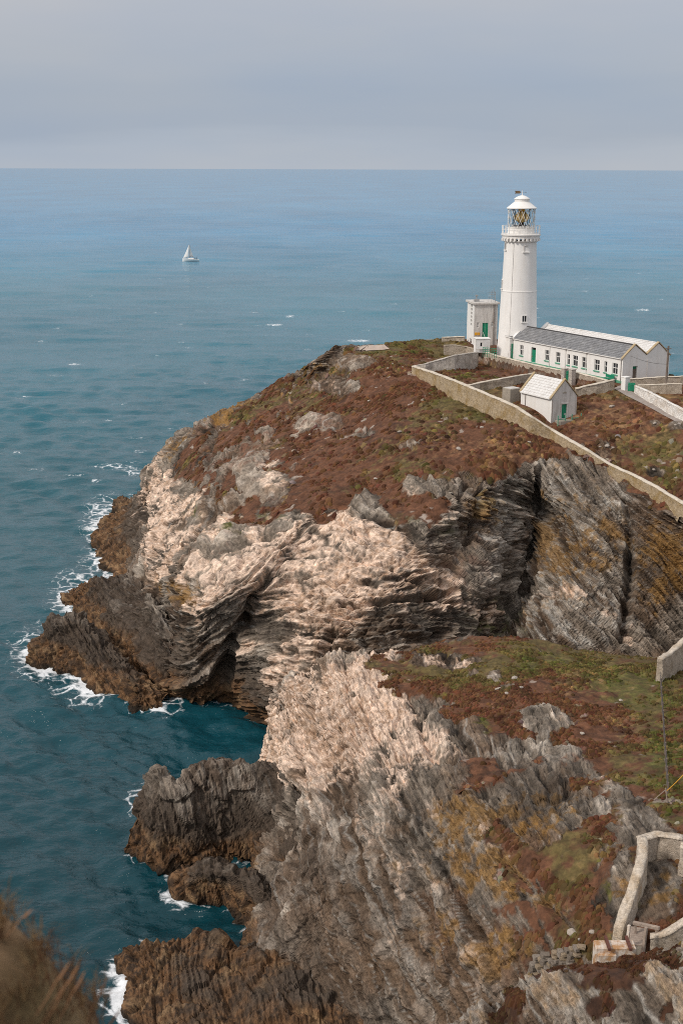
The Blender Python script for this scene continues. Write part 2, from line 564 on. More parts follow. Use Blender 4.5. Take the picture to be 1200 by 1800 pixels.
    hc *= (0.72 + 0.45 * hid + 0.25 * nD + 0.25 * (0.5 - hw1))[:, None]
    hc *= w.get('heath_gain', 1.0)
    stone = sstep(0.95, 1.05, fbm(p2, 1.1, 3, 401) + 0.5 * fbm(p2, 9, 2, 411)) * w.get('stones', 0.6 + 0 * z)
    hc = mix(hc, (0.40, 0.34, 0.29), stone)
    hsharp = sstep(0.36, 0.60, heath + 0.22 * nB + 0.15 * nD)
    hm = hsharp * sstep(0.30, 0.50, flat + 0.12 * nB) if not w.get('steep_ok') else hsharp
    colr = base + (hc - base) * hm[:, None]
    if 'bare' in w: colr = mix(colr, (0.21, 0.165, 0.135), w['bare'])
    if col_fn: colr = col_fn(colr, p2, px, py, nA, nB)
    colr = np.clip(colr, 0.004, 0.9)
    q = grid_quads(nv, nu)
    if flip: q = q[:, ::-1]
    me = np_mesh(name, p2, quads=q, attrs={'Col': colr, 'Rock': 1 - hm})
    va = me.attributes.new('Bed', 'FLOAT_VECTOR', 'POINT'); va.data.foreach_set('vector', bed.astype(np.float32).ravel())
    fh = hm[q].mean(1) > 0.5
    me.polygons.foreach_set('use_smooth', fh)                # bare rock keeps its facets
    o = link(name, me, mat or M_TERRAIN)
    TER[o.name] = dict(p=p2, n=n2, heath=hm, px=px, py=py, quads=q, col=colr, area=None, shape=(nv, nu))
    print('TERRAIN', name, nv, nu, nv * nu * 2)
    return o


TER = {}


def soft(px, py, poly, feather, nz=None, amp=0.0):
    sdv = poly_sd(px, py, poly)
    if nz is not None: sdv = sdv + nz * amp
    return sstep(-feather, feather, sdv)


# ================================================================== the far headland
A = [
 # waterline, ......................................................... up to the far rim of the plateau
 [(207,886,0),(240,874,4),(255,850,7),(268,822,10),(335,760,19),(410,727,23),(500,670,28.5),(562,634,33.6),(600,613,36)],
 [(165,965,0),(215,935,3),(250,900,7),(275,860,12),(350,800,20),(430,750,24.5),(530,680,29.5),(590,640,33.8),(622,608,36.2)],
 [(190,1020,0),(235,985,4),(262,950,8.5),(290,900,13.5),(370,840,20),(460,780,24.5),(570,700,30),(622,648,34),(645,606,36.3)],
 [(180,1110,0),(225,1060,5),(265,1010,10),(300,960,15),(400,885,20.5),(500,810,25),(610,715,30.3),(655,655,34),(675,604,36.4)],
 [(240,1170,0),(280,1120,5.5),(310,1050,11.5),(340,990,16.5),(450,915,21),(540,840,25),(650,730,30.3),(690,660,34),(712,602,36.4)],
 [(310,1235,0),(330,1170,6),(340,1110,10.5),(380,1040,16),(500,930,21.5),(590,860,25),(690,745,30.6),(725,663,34),(748,598,36.4)],
 [(400,1245,0),(420,1190,5),(440,1110,11),(490,1030,16.5),(570,930,21.5),(640,865,25),(725,750,30.8),(765,665,34.2),(785,598,36.4)],
 [(480,1292,0),(500,1220,6.5),(530,1130,12),(580,1045,17),(650,945,22),(700,870,25.5),(765,765,30.6),(800,662,34.5),(825,597,36.5)],
 [(560,1330,0),(590,1230,7),(630,1140,12),(680,1055,16.8),(740,960,21.5),(770,870,26),(820,765,30.6),(845,660,34.7),(870,599,36.3)],
 [(640,1330,0),(690,1230,6),(730,1150,11),(780,1050,16),(800,950,20.5),(810,865,26),(870,762,30.8),(900,662,34.8),(930,602,36.3)],
 [(740,1330,0),(790,1230,5),(830,1130,10),(850,1040,15),(862,930,21),(870,845,26.8),(920,755,31.2),(955,672,34.8),(1000,614,36.2)],
 [(800,1330,0),(840,1230,5),(890,1120,9),(918,1020,13.6),(938,920,19.4),(944,828,27),(980,745,31.4),(1020,680,34.8),(1080,630,36.0)],
 [(860,1330,0),(900,1230,5),(960,1130,10.5),(1000,1030,15.8),(1020,930,21.2),(1030,828,27.4),(1060,765,30.8),(1095,690,34.6),(1170,655,35.4)],
 [(1000,1330,1),(1030,1230,5),(1070,1140,9.8),(1090,1040,15.2),(1110,950,20.4),(1120,868,25.6),(1150,810,29),(1190,715,34),(1260,672,34.9)],
 [(1150,1330,2),(1170,1230,6),(1190,1130,10.5),(1210,1050,15.2),(1220,970,20.2),(1235,905,24.8),(1260,850,28),(1300,740,33.4),(1350,690,34.6)],
 [(1320,1330,4),(1330,1230,8),(1340,1140,12),(1350,1060,17),(1360,990,21),(1370,930,24.8),(1390,870,27.8),(1420,760,33),(1470,700,34.5)],
]
ca = np.array([[P(*c) for c in col] for col in A])              # (cols, rows, 3)
left = ca[0] + np.array((3, 26, 0)) + np.stack([np.linspace(0, 14, 9), np.linspace(6, 0, 9), -np.linspace(4, 9, 9)], 1)
left[:, 2] = np.maximum(left[:, 2], -3)
ca = np.concatenate([left[None], ca, ca[-1:] + np.array((30.0, -6.0, 1.0))])
out = ca[:, 0] + (ca[:, 0] - ca[:, 1]) * 0.35; out[:, 2] = -5
b1 = ca[:, -1] + np.array((0, 7, -5.0)); b2 = ca[:, -1] + np.array((0, 16, -18.0)); b3 = ca[:, -1] + np.array((0, 26, -42.0))
ca = np.concatenate([out[:, None], ca, b1[:, None], b2[:, None], b3[:, None]], 1)
CTRL_A = ca.transpose(1, 0, 2)                                   # rows, cols


def strata_A(p, w):
    x = p[:, 0]; xr = np.clip(x, -22, 20)
    fold = 0.02 * (xr - 2) ** 2 + np.where(x > 20, 0.72 * (x - 20), 0) + np.where(x < -22, -0.96 * (x + 22), 0)
    s = p[:, 2] + fold - 0.12 * p[:, 1] + 0.7 * w[:, 0]
    t = p[:, 0] * 0.9 + p[:, 1] * 0.7 - 0.3 * p[:, 2] + 0.9 * w[:, 1]
    return s, t


def masks_A(px, py, p, n):
    nz = fbm(p, 10, 4, 601); nz2 = fbm(p, 4, 4, 611)
    heath = soft(px, py, [(700, 570), (640, 600), (585, 640), (545, 690), (510, 760), (480, 830), (455, 890), (560, 905), (610, 885), (700, 918), (760, 885),
                          (800, 850), (870, 846), (940, 815), (1000, 800), (1070, 822), (1120, 865), (1200, 912), (1400, 1000), (1500, 900), (1500, 500)], 16, nz2, 42)
    mixed = soft(px, py, [(600, 615), (520, 650), (400, 735), (330, 780), (300, 830), (380, 880), (420, 935), (480, 920), (520, 900), (520, 760), (640, 640)], 14, nz2, 14)
    ribs = sstep(-0.10, 0.22, fbm(p * np.array((1.6, 0.5, 0.9)), 5.0, 4, 641, 0.6) + 0.15)
    heath = np.maximum(heath, mixed * ribs * 0.95)
    crop = np.zeros(len(px))
    for (x0, y0, rx, ry, st) in ((620, 640, 30, 12, 1), (590, 675, 32, 14, 1), (560, 740, 36, 13, .9), (640, 755, 22, 8, .6), (745, 850, 44, 14, 1), (480, 850, 24, 30, .8), (445, 820, 20, 40, .8),
                                 (980, 825, 40, 12, 1), (1050, 850, 30, 12, 1), (1100, 880, 26, 10, .9), (720, 780, 16, 6, .7), (1060, 782, 12, 6, .9), (1150, 826, 12, 6, 1), (1150, 745, 10, 4, .8), (1190, 748, 14, 5, .9)):
        crop = np.maximum(crop, st * np.clip(1.6 - np.hypot((px - x0) / rx, (py - y0) / ry) + 0.7 * nz2, 0, 1))
    heath = np.clip(heath - 1.3 * crop, 0, 1)
    guano = np.zeros(len(px))
    for poly, st in (([(248, 870), (270, 822), (330, 850), (360, 885), (345, 905), (310, 950), (330, 1010), (270, 1000), (246, 930)], 1.0),
                     ([(345, 1000), (420, 935), (560, 895), (610, 890), (700, 925), (730, 950), (800, 1010), (870, 1080), (815, 1110), (740, 1062), (650, 1078), (600, 1100), (575, 1120), (560, 1180), (500, 1200), (450, 1130), (440, 1075), (395, 1055), (330, 1110), (315, 1070)], 0.95),
                     ([(300, 905), (420, 915), (400, 960), (320, 990)], 0.7),
                     ([(700, 850), (800, 870), (800, 920), (720, 930)], 0.45)):
        guano = np.maximum(guano, st * soft(px, py, poly, 30, nz2, 40))
    for (x0, y0, rx, ry, st) in ((480, 840, 20, 30, .7), (590, 680, 36, 14, .35), (900, 900, 22, 60, .35), (1105, 1120, 12, 30, .9), (1060, 1080, 60, 24, .6), (1000, 1045, 70, 14, .5), (980, 840, 40, 16, .3)):
        guano = np.maximum(guano, st * np.clip(1.5 - np.hypot((px - x0) / rx, (py - y0) / ry) + 0.6 * nz2, 0, 1))
    ochre = np.zeros(len(px))
    for (x0, y0, rx, ry, st) in ((420, 725, 90, 26, 1), (560, 650, 60, 16, .7), (330, 790, 50, 36, .8), (310, 1040, 50, 40, .7), (1020, 960, 90, 110, .75), (1160, 1000, 70, 90, .95),
                                 (1060, 960, 60, 70, .9), (850, 890, 40, 50, .6), (960, 870, 20, 30, .8), (940, 1080, 40, 60, .5), (1000, 830, 60, 20, .4), (270, 930, 14, 40, .4), (480, 700, 70, 30, .5)):
        ochre = np.maximum(ochre, st * np.clip(1.5 - np.hypot((px - x0) / rx, (py - y0) / ry), 0, 1))
    pale = soft(px, py, [(945, 820), (1100, 860), (1120, 1100), (1060, 1150), (900, 1140), (960, 1000)], 20, nz2, 20) * 1.0
    pale = np.maximum(pale, 0.6 * np.clip(1.5 - np.hypot((px - 880) / 40, (py - 920) / 110), 0, 1))
    dark = np.zeros(len(px))  # shade of the clefts and gully painted in, with the dark shore shelf
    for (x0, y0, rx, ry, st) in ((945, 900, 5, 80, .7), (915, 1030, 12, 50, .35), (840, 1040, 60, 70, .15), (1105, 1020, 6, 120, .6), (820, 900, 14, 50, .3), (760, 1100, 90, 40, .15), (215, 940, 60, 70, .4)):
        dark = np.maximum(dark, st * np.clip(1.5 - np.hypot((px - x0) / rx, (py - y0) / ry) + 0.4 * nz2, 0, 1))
    moss = np.zeros(len(px))
    for (x0, y0, rx, ry, st) in ((340, 905, 16, 8, 1), (410, 938, 22, 12, 1), (470, 912, 30, 8, .9), (720, 905, 30, 12, .7), (870, 1090, 40, 30, .8), (800, 930, 20, 20, .5), (880, 870, 40, 40, .35), (830, 1075, 16, 30, .5)):
        moss = np.maximum(moss, st * np.clip(1.6 - np.hypot((px - x0) / rx, (py - y0) / ry) + 0.5 * nz2, 0, 1))
    green = np.zeros(len(px)); straw = np.zeros(len(px)); olive = np.zeros(len(px))
    for (x0, y0, rx, ry) in ((770, 695, 60, 22), (870, 735, 50, 14), (700, 612, 80, 9), (840, 660, 50, 10)):
        green = np.maximum(green, 0.55 * np.clip(1.5 - np.hypot((px - x0) / rx, (py - y0) / ry), 0, 1))
    for (x0, y0, rx, ry, st) in ((870, 790, 90, 30, .7), (690, 655, 50, 9, .7), (1060, 730, 110, 40, .55), (930, 800, 60, 16, .6), (560, 770, 40, 20, .3), (880, 690, 40, 14, .6), (1150, 700, 60, 30, .4)):
        straw = np.maximum(straw, st * np.clip(1.5 - np.hypot((px - x0) / rx, (py - y0) / ry), 0, 1))
    for (x0, y0, rx, ry) in ((760, 610, 90, 14), (820, 720, 120, 40), (1150, 800, 90, 50), (650, 820, 120, 60), (850, 680, 60, 16)):
        olive = np.maximum(olive, 0.75 * np.clip(1.4 - np.hypot((px - x0) / rx, (py - y0) / ry), 0, 1))
    rust = 0.8 * np.clip(1.5 - np.hypot((px - 480) / 130, (py - 770) / 90), 0, 1)
    rust = np.maximum(rust, 0.7 * np.clip(1.5 - np.hypot((px - 520) / 190, (py - 985) / 50), 0, 1))
    rust = np.maximum(rust, 0.55 * np.clip(1.5 - np.hypot((px - 820) / 60, (py - 1000) / 70), 0, 1))
    # clefts, the cave at the water and the gully behind the near ridge
    def line(x0, y0, x1, y1, wd):
        ex, ey = x1 - x0, y1 - y0
        t = np.clip(((px - x0) * ex + (py - y0) * ey) / (ex * ex + ey * ey), 0, 1)
        return np.clip(1 - np.hypot(px - x0 - t * ex + 5 * nz2, py - y0 - t * ey + 5 * nz2) / wd, 0, 1)
    carve = 2.6 * line(944, 830, 940, 960, 9) + 2.4 * line(940, 960, 905, 1060, 12) + 1.5 * line(1098, 880, 1108, 980, 7) + 2.2 * line(1108, 980, 1090, 1120, 13)
    carve += 1.8 * line(850, 850, 815, 960, 9) + 1.4 * line(820, 840, 800, 900, 8) + 1.5 * line(895, 860, 880, 960, 8)
    carve += 4.0 * line(405, 1150, 385, 1200, 22) + 2.0 * line(560, 1170, 580, 1110, 16) + 2.5 * line(470, 1010, 395, 1150, 10)
    carve += 1.6 * line(255, 880, 262, 960, 9) + 1.8 * line(640, 1130, 780, 1120, 12) + 1.5 * line(600, 1060, 800, 1040, 8) + 1.5 * line(690, 1000, 830, 1075, 6)
    carve = carve * (1 - 0.6 * heath)
    town = soft(px, py, [(735, 640), (800, 596), (1250, 560), (1350, 720), (1190, 760), (1060, 700), (1015, 745), (960, 740), (920, 735)], 12)
    ex, ey = p[:, 0] - K.x, p[:, 1] - K.y
    lu = ex * dirL.x + ey * dirL.y; lv = ex * dirW.x + ey * dirW.y
    lm = sstep(-4.2, -3.2, lv) * sstep(13.5, 11.5, lv) * sstep(-3.5, -1.0, lu) * sstep(LEN + 7, LEN + 1, lu)
    g2 = sstep(-17, -8, lv) * sstep(-3.2, -4.2, lv) * sstep(0, 5, lu) * sstep(LEN + 14, LEN + 5, lu)
    lz = np.where(g2 > lm, 33.95 + 0.5 * sstep(LEN, LEN + 6, lu), 34.78)
    return dict(level=(np.maximum(lm, g2), lz), heath=heath, guano=guano, ochre=ochre, pale=pale, dark=dark, moss=moss, green=green, straw=straw, olive=olive, rust=rust, carve=carve,
                ochre_gain=1.02, proud=0.55 * np.clip(crop, 0, 1), blocky=1 - 0.7 * np.clip(crop, 0, 1), brown=0.25 * soft(px, py, [(940, 810), (1300, 900), (1300, 1250), (900, 1250)], 40, nz2, 30), calm=(1 - 0.75 * town) * (1 - 0.6 * soft(px, py, [(520, 640), (600, 590), (760, 580), (760, 625), (600, 650)], 12)), stones=0.75 * (1 - town), splash=0.75 + 0 * px)


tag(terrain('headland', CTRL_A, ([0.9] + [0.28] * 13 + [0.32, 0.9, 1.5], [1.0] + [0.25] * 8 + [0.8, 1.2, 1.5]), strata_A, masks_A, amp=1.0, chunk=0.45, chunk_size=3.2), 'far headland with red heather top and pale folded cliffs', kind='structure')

# ================================================================== the near headland
B = [
 # waterline on the camera's side ............................. up to the skyline of the ridge
 [(478,1345,0),(479,1320,1.6),(482,1290,5.6),(487,1255,8),(492,1230,10),(500,1208,11.8),(520,1192,13)],
 [(430,1660,0),(500,1560,6),(520,1450,10),(520,1370,12),(525,1290,13),(535,1230,14),(550,1178,16)],
 [(520,1780,0),(580,1650,6),(600,1530,11),(600,1430,14),(600,1330,16),(595,1240,17),(592,1158,17.8)],
 [(620,1900,0),(680,1760,6),(700,1620,11.5),(700,1500,15.5),(700,1380,18),(690,1260,18.6),(690,1152,18.4)],
 [(740,2000,0),(790,1830,7),(810,1680,12.5),(820,1540,16.5),(820,1400,19.5),(800,1270,19.6),(790,1130,18.8)],
 [(860,2100,0),(900,1900,8),(920,1730,13.5),(930,1590,17.5),(930,1440,20.5),(900,1290,20.6),(880,1128,19.5)],
 [(980,2200,2),(1010,1960,10),(1030,1780,15),(1040,1640,18.5),(1040,1480,21),(1000,1310,21),(980,1143,19.2)],
 [(1100,2250,5),(1130,2000,13),(1130,1820,17),(1140,1690,19.6),(1150,1520,21.6),(1120,1340,21.3),(1080,1157,19.0)],
 [(1250,2250,8),(1280,2000,15),(1280,1820,19),(1280,1690,20.4),(1270,1520,22.0),(1230,1340,21.8),(1190,1165,19.3)],
 [(1400,2250,10),(1420,2000,17),(1420,1820,20),(1420,1690,21),(1400,1520,22.3),(1360,1340,22),(1310,1165,19.5)],
]
cb = np.array([[P(*c) for c in col] for col in B])
lb = cb[0] + np.array((6, 11, 0)) - np.array((0, 0, 1.0)) * np.linspace(1, 4, 7)[:, None]
cb = np.concatenate([lb[None], cb, cb[-1:] + np.array((30.0, -4.0, 3.0))])
outb = cb[:, 0] + (cb[:, 0] - cb[:, 1]) * 0.3; outb[:, 2] = cb[:, 0, 2] - 5
k1 = cb[:, -1] + np.array((1.0, 5, -3.5)); k2 = cb[:, -1] + np.array((2.0, 8.5, -13.0)); k3 = cb[:, -1] + np.array((2.0, 11, -25.0))
cb = np.concatenate([outb[:, None], cb, k1[:, None], k2[:, None], k3[:, None]], 1)
CTRL_B = cb.transpose(1, 0, 2)


def strata_B(p, w):
    s = 0.84 * p[:, 0] + 0.53 * p[:, 2] + 0.10 * p[:, 1] + 0.7 * w[:, 0]
    t = -0.50 * p[:, 0] + 0.70 * p[:, 2] + 0.55 * p[:, 1] + 0.9 * w[:, 1]
    return s, t


def masks_B(px, py, p, n):
    nz2 = fbm(p, 4, 4, 613)
    heath = soft(px, py, [(655, 1172), (700, 1154), (780, 1120), (900, 1100), (1060, 1120), (1400, 1100), (1400, 1470), (1190, 1470), (1130, 1440), (1090, 1385), (1020, 1330), (950, 1290),
                          (880, 1300), (840, 1310), (800, 1265), (745, 1235), (715, 1200)], 16, nz2, 44)
    low = soft(px, py, [(1130, 1450), (1090, 1520), (1080, 1560), (1075, 1640), (1000, 1700), (900, 1640), (860, 1600), (930, 1580), (1010, 1600), (1060, 1480)], 12, nz2, 26) * 0.8
    low = np.maximum(low, 0.75 * soft(px, py, [(900, 1640), (1060, 1660), (1000, 1720), (920, 1720)], 14, nz2, 20))
    heath = np.maximum(heath, low)
    patchy = soft(px, py, [(780, 1290), (900, 1300), (1060, 1350), (1110, 1450), (1080, 1640), (900, 1660), (860, 1560), (820, 1420)], 40, nz2, 30)
    heath = np.maximum(heath, patchy * sstep(0.12, 0.32, fbm(p, 5, 4, 633, 0.6)) * 0.85)
    heath = np.maximum(heath, 0.9 * soft(px, py, [(1100, 1480), (1400, 1460), (1400, 1720), (1110, 1700)], 12, nz2, 8))
    crop = np.zeros(len(px))
    for (x0, y0, rx, ry, st) in ((790, 1158, 50, 12, 1), (865, 1185, 14, 10, 1), (830, 1180, 16, 7, .8), (940, 1250, 24, 8, .8), (960, 1270, 30, 14, .9), (890, 1205, 16, 6, .6), (830, 1265, 18, 6, .7), (1150, 1560, 60, 60, .7), (1000, 1320, 30, 20, .5)):
        crop = np.maximum(crop, st * np.clip(1.5 - np.hypot((px - x0) / rx, (py - y0) / ry) + 0.7 * nz2, 0, 1))
    heath = np.clip(heath - 1.3 * crop, 0, 1)
    guano = soft(px, py, [(460, 1350), (480, 1240), (500, 1190), (590, 1130), (700, 1130), (735, 1210), (800, 1270), (835, 1325), (790, 1350), (720, 1368), (660, 1385), (620, 1400), (580, 1395), (540, 1430), (500, 1390)], 46, nz2 + 0.7 * fbm(np.stack([0.84 * p[:, 0] + 0.53 * p[:, 2], 0.1 * p[:, 1], 0.1 * p[:, 2]], 1), 2.2, 3, 655), 52)
    guano = np.maximum(guano, 0.40 * soft(px, py, [(560, 1380), (700, 1390), (780, 1380), (800, 1420), (700, 1480), (760, 1560), (720, 1580), (640, 1500), (600, 1480), (560, 1440)], 24, nz2, 40))
    for (x0, y0, rx, ry, st) in ((800, 1160, 50, 14, .6), (690, 1660, 30, 60, .3), (960, 1265, 40, 16, .35), (1060, 1360, 40, 14, .5), (860, 1470, 30, 40, .4), (820, 1700, 40, 50, .3)):
        guano = np.maximum(guano, st * np.clip(1.5 - np.hypot((px - x0) / rx, (py - y0) / ry) + 0.6 * nz2, 0, 1))
    ochre = np.zeros(len(px))
    for (x0, y0, rx, ry, st) in ((530, 1270, 12, 40, .8), (820, 1440, 120, 60, .7), (960, 1420, 100, 70, .95), (1020, 1450, 50, 40, 1), (780, 1500, 90, 70, .75), (900, 1540, 120, 70, .8), (720, 1470, 40, 30, .6), (980, 1580, 60, 50, .8),
                                 (880, 1670, 80, 60, .6), (1100, 1570, 60, 60, .6), (1170, 1560, 40, 60, .8), (780, 1640, 60, 60, .5)):
        ochre = np.maximum(ochre, st * np.clip(1.5 - np.hypot((px - x0) / rx, (py - y0) / ry), 0, 1))
    brown = 0.85 * soft(px, py, [(560, 1480), (800, 1330), (1100, 1340), (1200, 1900), (500, 1900)], 60, nz2, 60)
    pale = 0.46 * soft(px, py, [(560, 1400), (720, 1400), (860, 1450), (1000, 1560), (900, 1700), (760, 1800), (640, 1700), (580, 1560)], 40, nz2, 50)
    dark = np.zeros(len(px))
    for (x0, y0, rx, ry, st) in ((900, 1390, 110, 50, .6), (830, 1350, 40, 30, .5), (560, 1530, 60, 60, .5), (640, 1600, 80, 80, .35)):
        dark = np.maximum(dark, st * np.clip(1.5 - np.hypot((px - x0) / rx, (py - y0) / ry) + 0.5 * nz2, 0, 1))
    green = np.zeros(len(px)); straw = np.zeros(len(px)); olive = np.zeros(len(px))
    for (x0, y0, rx, ry, st) in ((1110, 1210, 90, 40, .85), (1180, 1330, 50, 110, .8), (960, 1165, 90, 18, .6), (780, 1215, 50, 20, .5), (840, 1275, 26, 16, .8), (890, 1325, 16, 10, .9), (1120, 1390, 40, 30, .5), (1075, 1570, 20, 50, 1.0), (1090, 1620, 20, 30, .9)):
        green = np.maximum(green, st * np.clip(1.5 - np.hypot((px - x0) / rx, (py - y0) / ry), 0, 1))
    for (x0, y0, rx, ry, st) in ((1050, 1240, 90, 50, .35), (820, 1135, 40, 8, .6), (1000, 1200, 60, 20, .3)):
        straw = np.maximum(straw, st * np.clip(1.5 - np.hypot((px - x0) / rx, (py - y0) / ry), 0, 1))
    for (x0, y0, rx, ry) in ((1080, 1280, 150, 120), (850, 1170, 120, 40), (1000, 1660, 100, 60), (980, 1480, 180, 180)):
        olive = np.maximum(olive, 0.7 * np.clip(1.4 - np.hypot((px - x0) / rx, (py - y0) / ry), 0, 1))
    rust = 0.8 * np.clip(1.5 - np.hypot((px - 690) / 90, (py - 1210) / 50), 0, 1)
    rust = np.maximum(rust, 0.5 * np.clip(1.4 - np.hypot((px - 900) / 160, (py - 1600) / 120), 0, 1))
    def line(x0, y0, x1, y1, wd):
        ex, ey = x1 - x0, y1 - y0
        t = np.clip(((px - x0) * ex + (py - y0) * ey) / (ex * ex + ey * ey), 0, 1)
        return np.clip(1 - np.hypot(px - x0 - t * ex + 6 * nz2, py - y0 - t * ey + 6 * nz2) / wd, 0, 1)
    carve = 2.6 * line(545, 1250, 505, 1440, 14) + 2.2 * line(505, 1440, 480, 1500, 18) + 1.2 * line(620, 1300, 600, 1360, 10) + 0.9 * line(720, 1220, 760, 1330, 10)
    carve += 0.9 * line(620, 1420, 760, 1640, 8) + 0.9 * line(700, 1440, 840, 1640, 7) + 1.0 * line(560, 1440, 700, 1720, 9) + 1.0 * line(870, 1500, 1010, 1640, 8) + 0.9 * line(800, 1560, 880, 1720, 9)
    carve *= (1 - 0.7 * heath)
    gate = soft(px, py, [(1120, 1490), (1400, 1470), (1400, 1700), (1070, 1690), (1090, 1600)], 10)
    bare = 0.8 * np.clip(1.3 - np.hypot((px - 1150) / 60, (py - 1165) / 10), 0, 1)
    return dict(heath=heath, guano=guano, ochre=ochre, pale=pale, dark=dark, proud=0.5 * np.clip(crop, 0, 1), blocky=(1 - 0.7 * np.clip(crop, 0, 1)) * (0.60 + 0.12 * soft(px, py, [(440, 1400), (480, 1150), (800, 1100), (860, 1330), (700, 1400)], 40)), brown=brown, green=green, straw=straw, olive=olive, rust=rust, carve=carve,
                calm=1 - 0.5 * gate, stones=0.55 + 0 * px, splash=0.45 + 0 * px, tide=0.8)


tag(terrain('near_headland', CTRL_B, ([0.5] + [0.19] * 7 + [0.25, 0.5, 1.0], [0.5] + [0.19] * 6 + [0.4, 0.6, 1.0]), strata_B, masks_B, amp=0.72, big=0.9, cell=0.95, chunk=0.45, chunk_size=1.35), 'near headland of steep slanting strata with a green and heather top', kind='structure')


# ================================================================== low rock spurs and the islet
def spur(name, crest, front, thick, label, strata, step=(0.2, 0.2), amp=0.6, bulge=0.62, extra=None):
    cr_ = np.array([P(*c) for c in crest]); fr = np.array([P(*c) for c in front])
    rows = []
    und = fr + (fr - cr_) * 0.25; und[:, 2] = -4
    mid = fr * (1 - bulge) + cr_ * bulge; mid[:, 2] = fr[:, 2] + (cr_[:, 2] - fr[:, 2]) * 0.72
    mid[:, :2] = fr[:, :2] + (cr_[:, :2] - fr[:, :2]) * 0.42
    away = np.array((0.25, 1.0, 0))
    th = np.asarray(thick)[:, None]
    bk = cr_ + away * th * 0.5; bk[:, 2] = cr_[:, 2] * 0.55
    bk2 = cr_ + away * th; bk2[:, 2] = -4
    ctrl = np.stack([und, fr, mid, cr_, bk, bk2])
    e0 = ctrl[:, :1] + (ctrl[:, :1] - ctrl[:, 1:2]) * 0.5; e0[:, :, 2] = -4.5
    ctrl = np.concatenate([e0, ctrl], 1)
    def masks(px, py, p, n):
        z0 = 0 * px
        d = dict(heath=z0, splash=z0 + 1.0, tide=0.85, dark=z0 + 0.55)
        if extra: d.update(extra(px, py, p, n))
        return d
    return tag(terrain(name, ctrl, step, strata, masks, amp=amp, big=0.6, cell=0.75, chunk=0.62, chunk_size=2.2), label, kind='structure')


def strata_steep(p, w):
    s = 0.95 * p[:, 0] + 0.25 * p[:, 2] + 0.35 * p[:, 1] + 0.7 * w[:, 0]
    t = 0.2 * p[:, 0] + 0.9 * p[:, 2] + 0.3 * p[:, 1] + w[:, 1]
    return s, t


spur('islet', [(66,1128,1.5),(95,1086,5.4),(140,1094,5.6),(165,1112,4.8),(200,1150,4.3),(240,1192,3.4),(282,1236,0.6)],
     [(58,1168,0),(82,1178,0),(130,1192,0),(165,1222,0),(200,1232,0),(238,1250,0),(285,1250,0)], [3, 7, 8, 8, 8, 7, 4],
     'jagged brown islet standing off the far headland', strata_steep, (0.24, 0.24), 0.75)
spur('rock_spur', [(112,1042,0.4),(150,1025,2.6),(200,1016,5),(250,1030,8),(285,1080,8.4),(330,1150,4.5)],
     [(115,1060,0),(148,1096,0),(185,1135,0),(235,1180,0),(285,1222,0),(335,1243,-1)], [3, 6, 8, 8, 8, 8],
     'brown wave washed rock shelf below the far headland', strata_steep, (0.26, 0.26), 0.7)
spur('rock_spur', [(228,1452,3.0),(245,1395,5.6),(275,1352,8.2),(305,1378,7.6),(350,1338,9.2),(420,1348,8.8),(480,1342,9.4),(540,1400,11.5)],
     [(231,1508,0),(245,1524,0),(280,1534,0),(320,1532,0),(370,1524,0),(430,1510,0.3),(490,1500,2.5),(560,1500,8)], [4, 7, 9, 9, 10, 11, 12, 12],
     'large dark spur of rock below the white cliff', strata_steep, (0.2, 0.2), 0.5)
spur('rock_spur', [(312,1545,1.6),(345,1532,3.2),(400,1534,4.0),(450,1552,4.8),(510,1590,4.0)],
     [(318,1582,0),(350,1592,0),(396,1594,0),(436,1632,0),(500,1700,0)], [3, 5, 6, 7, 8],
     'small brown rock spur between the two inlets', strata_steep, (0.18, 0.18), 0.45)
spur('rock_spur', [(220,1690,0.4),(290,1668,1.8),(345,1664,2.4),(400,1704,2.0),(470,1690,2.8),(540,1715,3.2),(620,1800,2.5)],
     [(232,1745,0),(245,1830,0),(300,1920,0),(380,1960,0),(460,2000,0),(560,2060,0),(680,2100,0)], [3, 5, 6, 6, 7, 8, 8],
     'ribbed brown rock spur at the foot of the near headland', strata_B, (0.18, 0.18), 0.48)


# ================================================================== grey crag in front of the gate
E = [
 [(760,1850,30),(740,1900,29),(700,2000,27)],
 [(812,1800,32.5),(800,1850,32),(790,2000,29)],
 [(880,1760,33.8),(900,1800,34),(900,2000,31)],
 [(950,1714,34.8),(970,1760,35.4),(1000,2000,32)],
 [(1010,1702,35.2),(1040,1750,36.2),(1090,2000,33)],
 [(1060,1706,35.4),(1090,1750,36.8),(1160,2000,34)],
 [(1130,1688,35.6),(1160,1740,37.6),(1230,2000,35)],
 [(1200,1664,36.2),(1230,1730,38.2),(1330,2000,36)],
 [(1290,1620,37.4),(1330,1720,39),(1430,2000,37)],
]
ce = np.array([[P(*c) for c in col] for col in E])
eb1 = ce[:, 0] + np.array((0, 1.6, -1.6)); eb2 = ce[:, 0] + np.array((0, 3.5, -9)); eb3 = ce[:, 0] + np.array((0, 6, -22))
CTRL_E = np.concatenate([ce[:, ::-1], eb1[:, None], eb2[:, None], eb3[:, None]], 1).transpose(1, 0, 2)


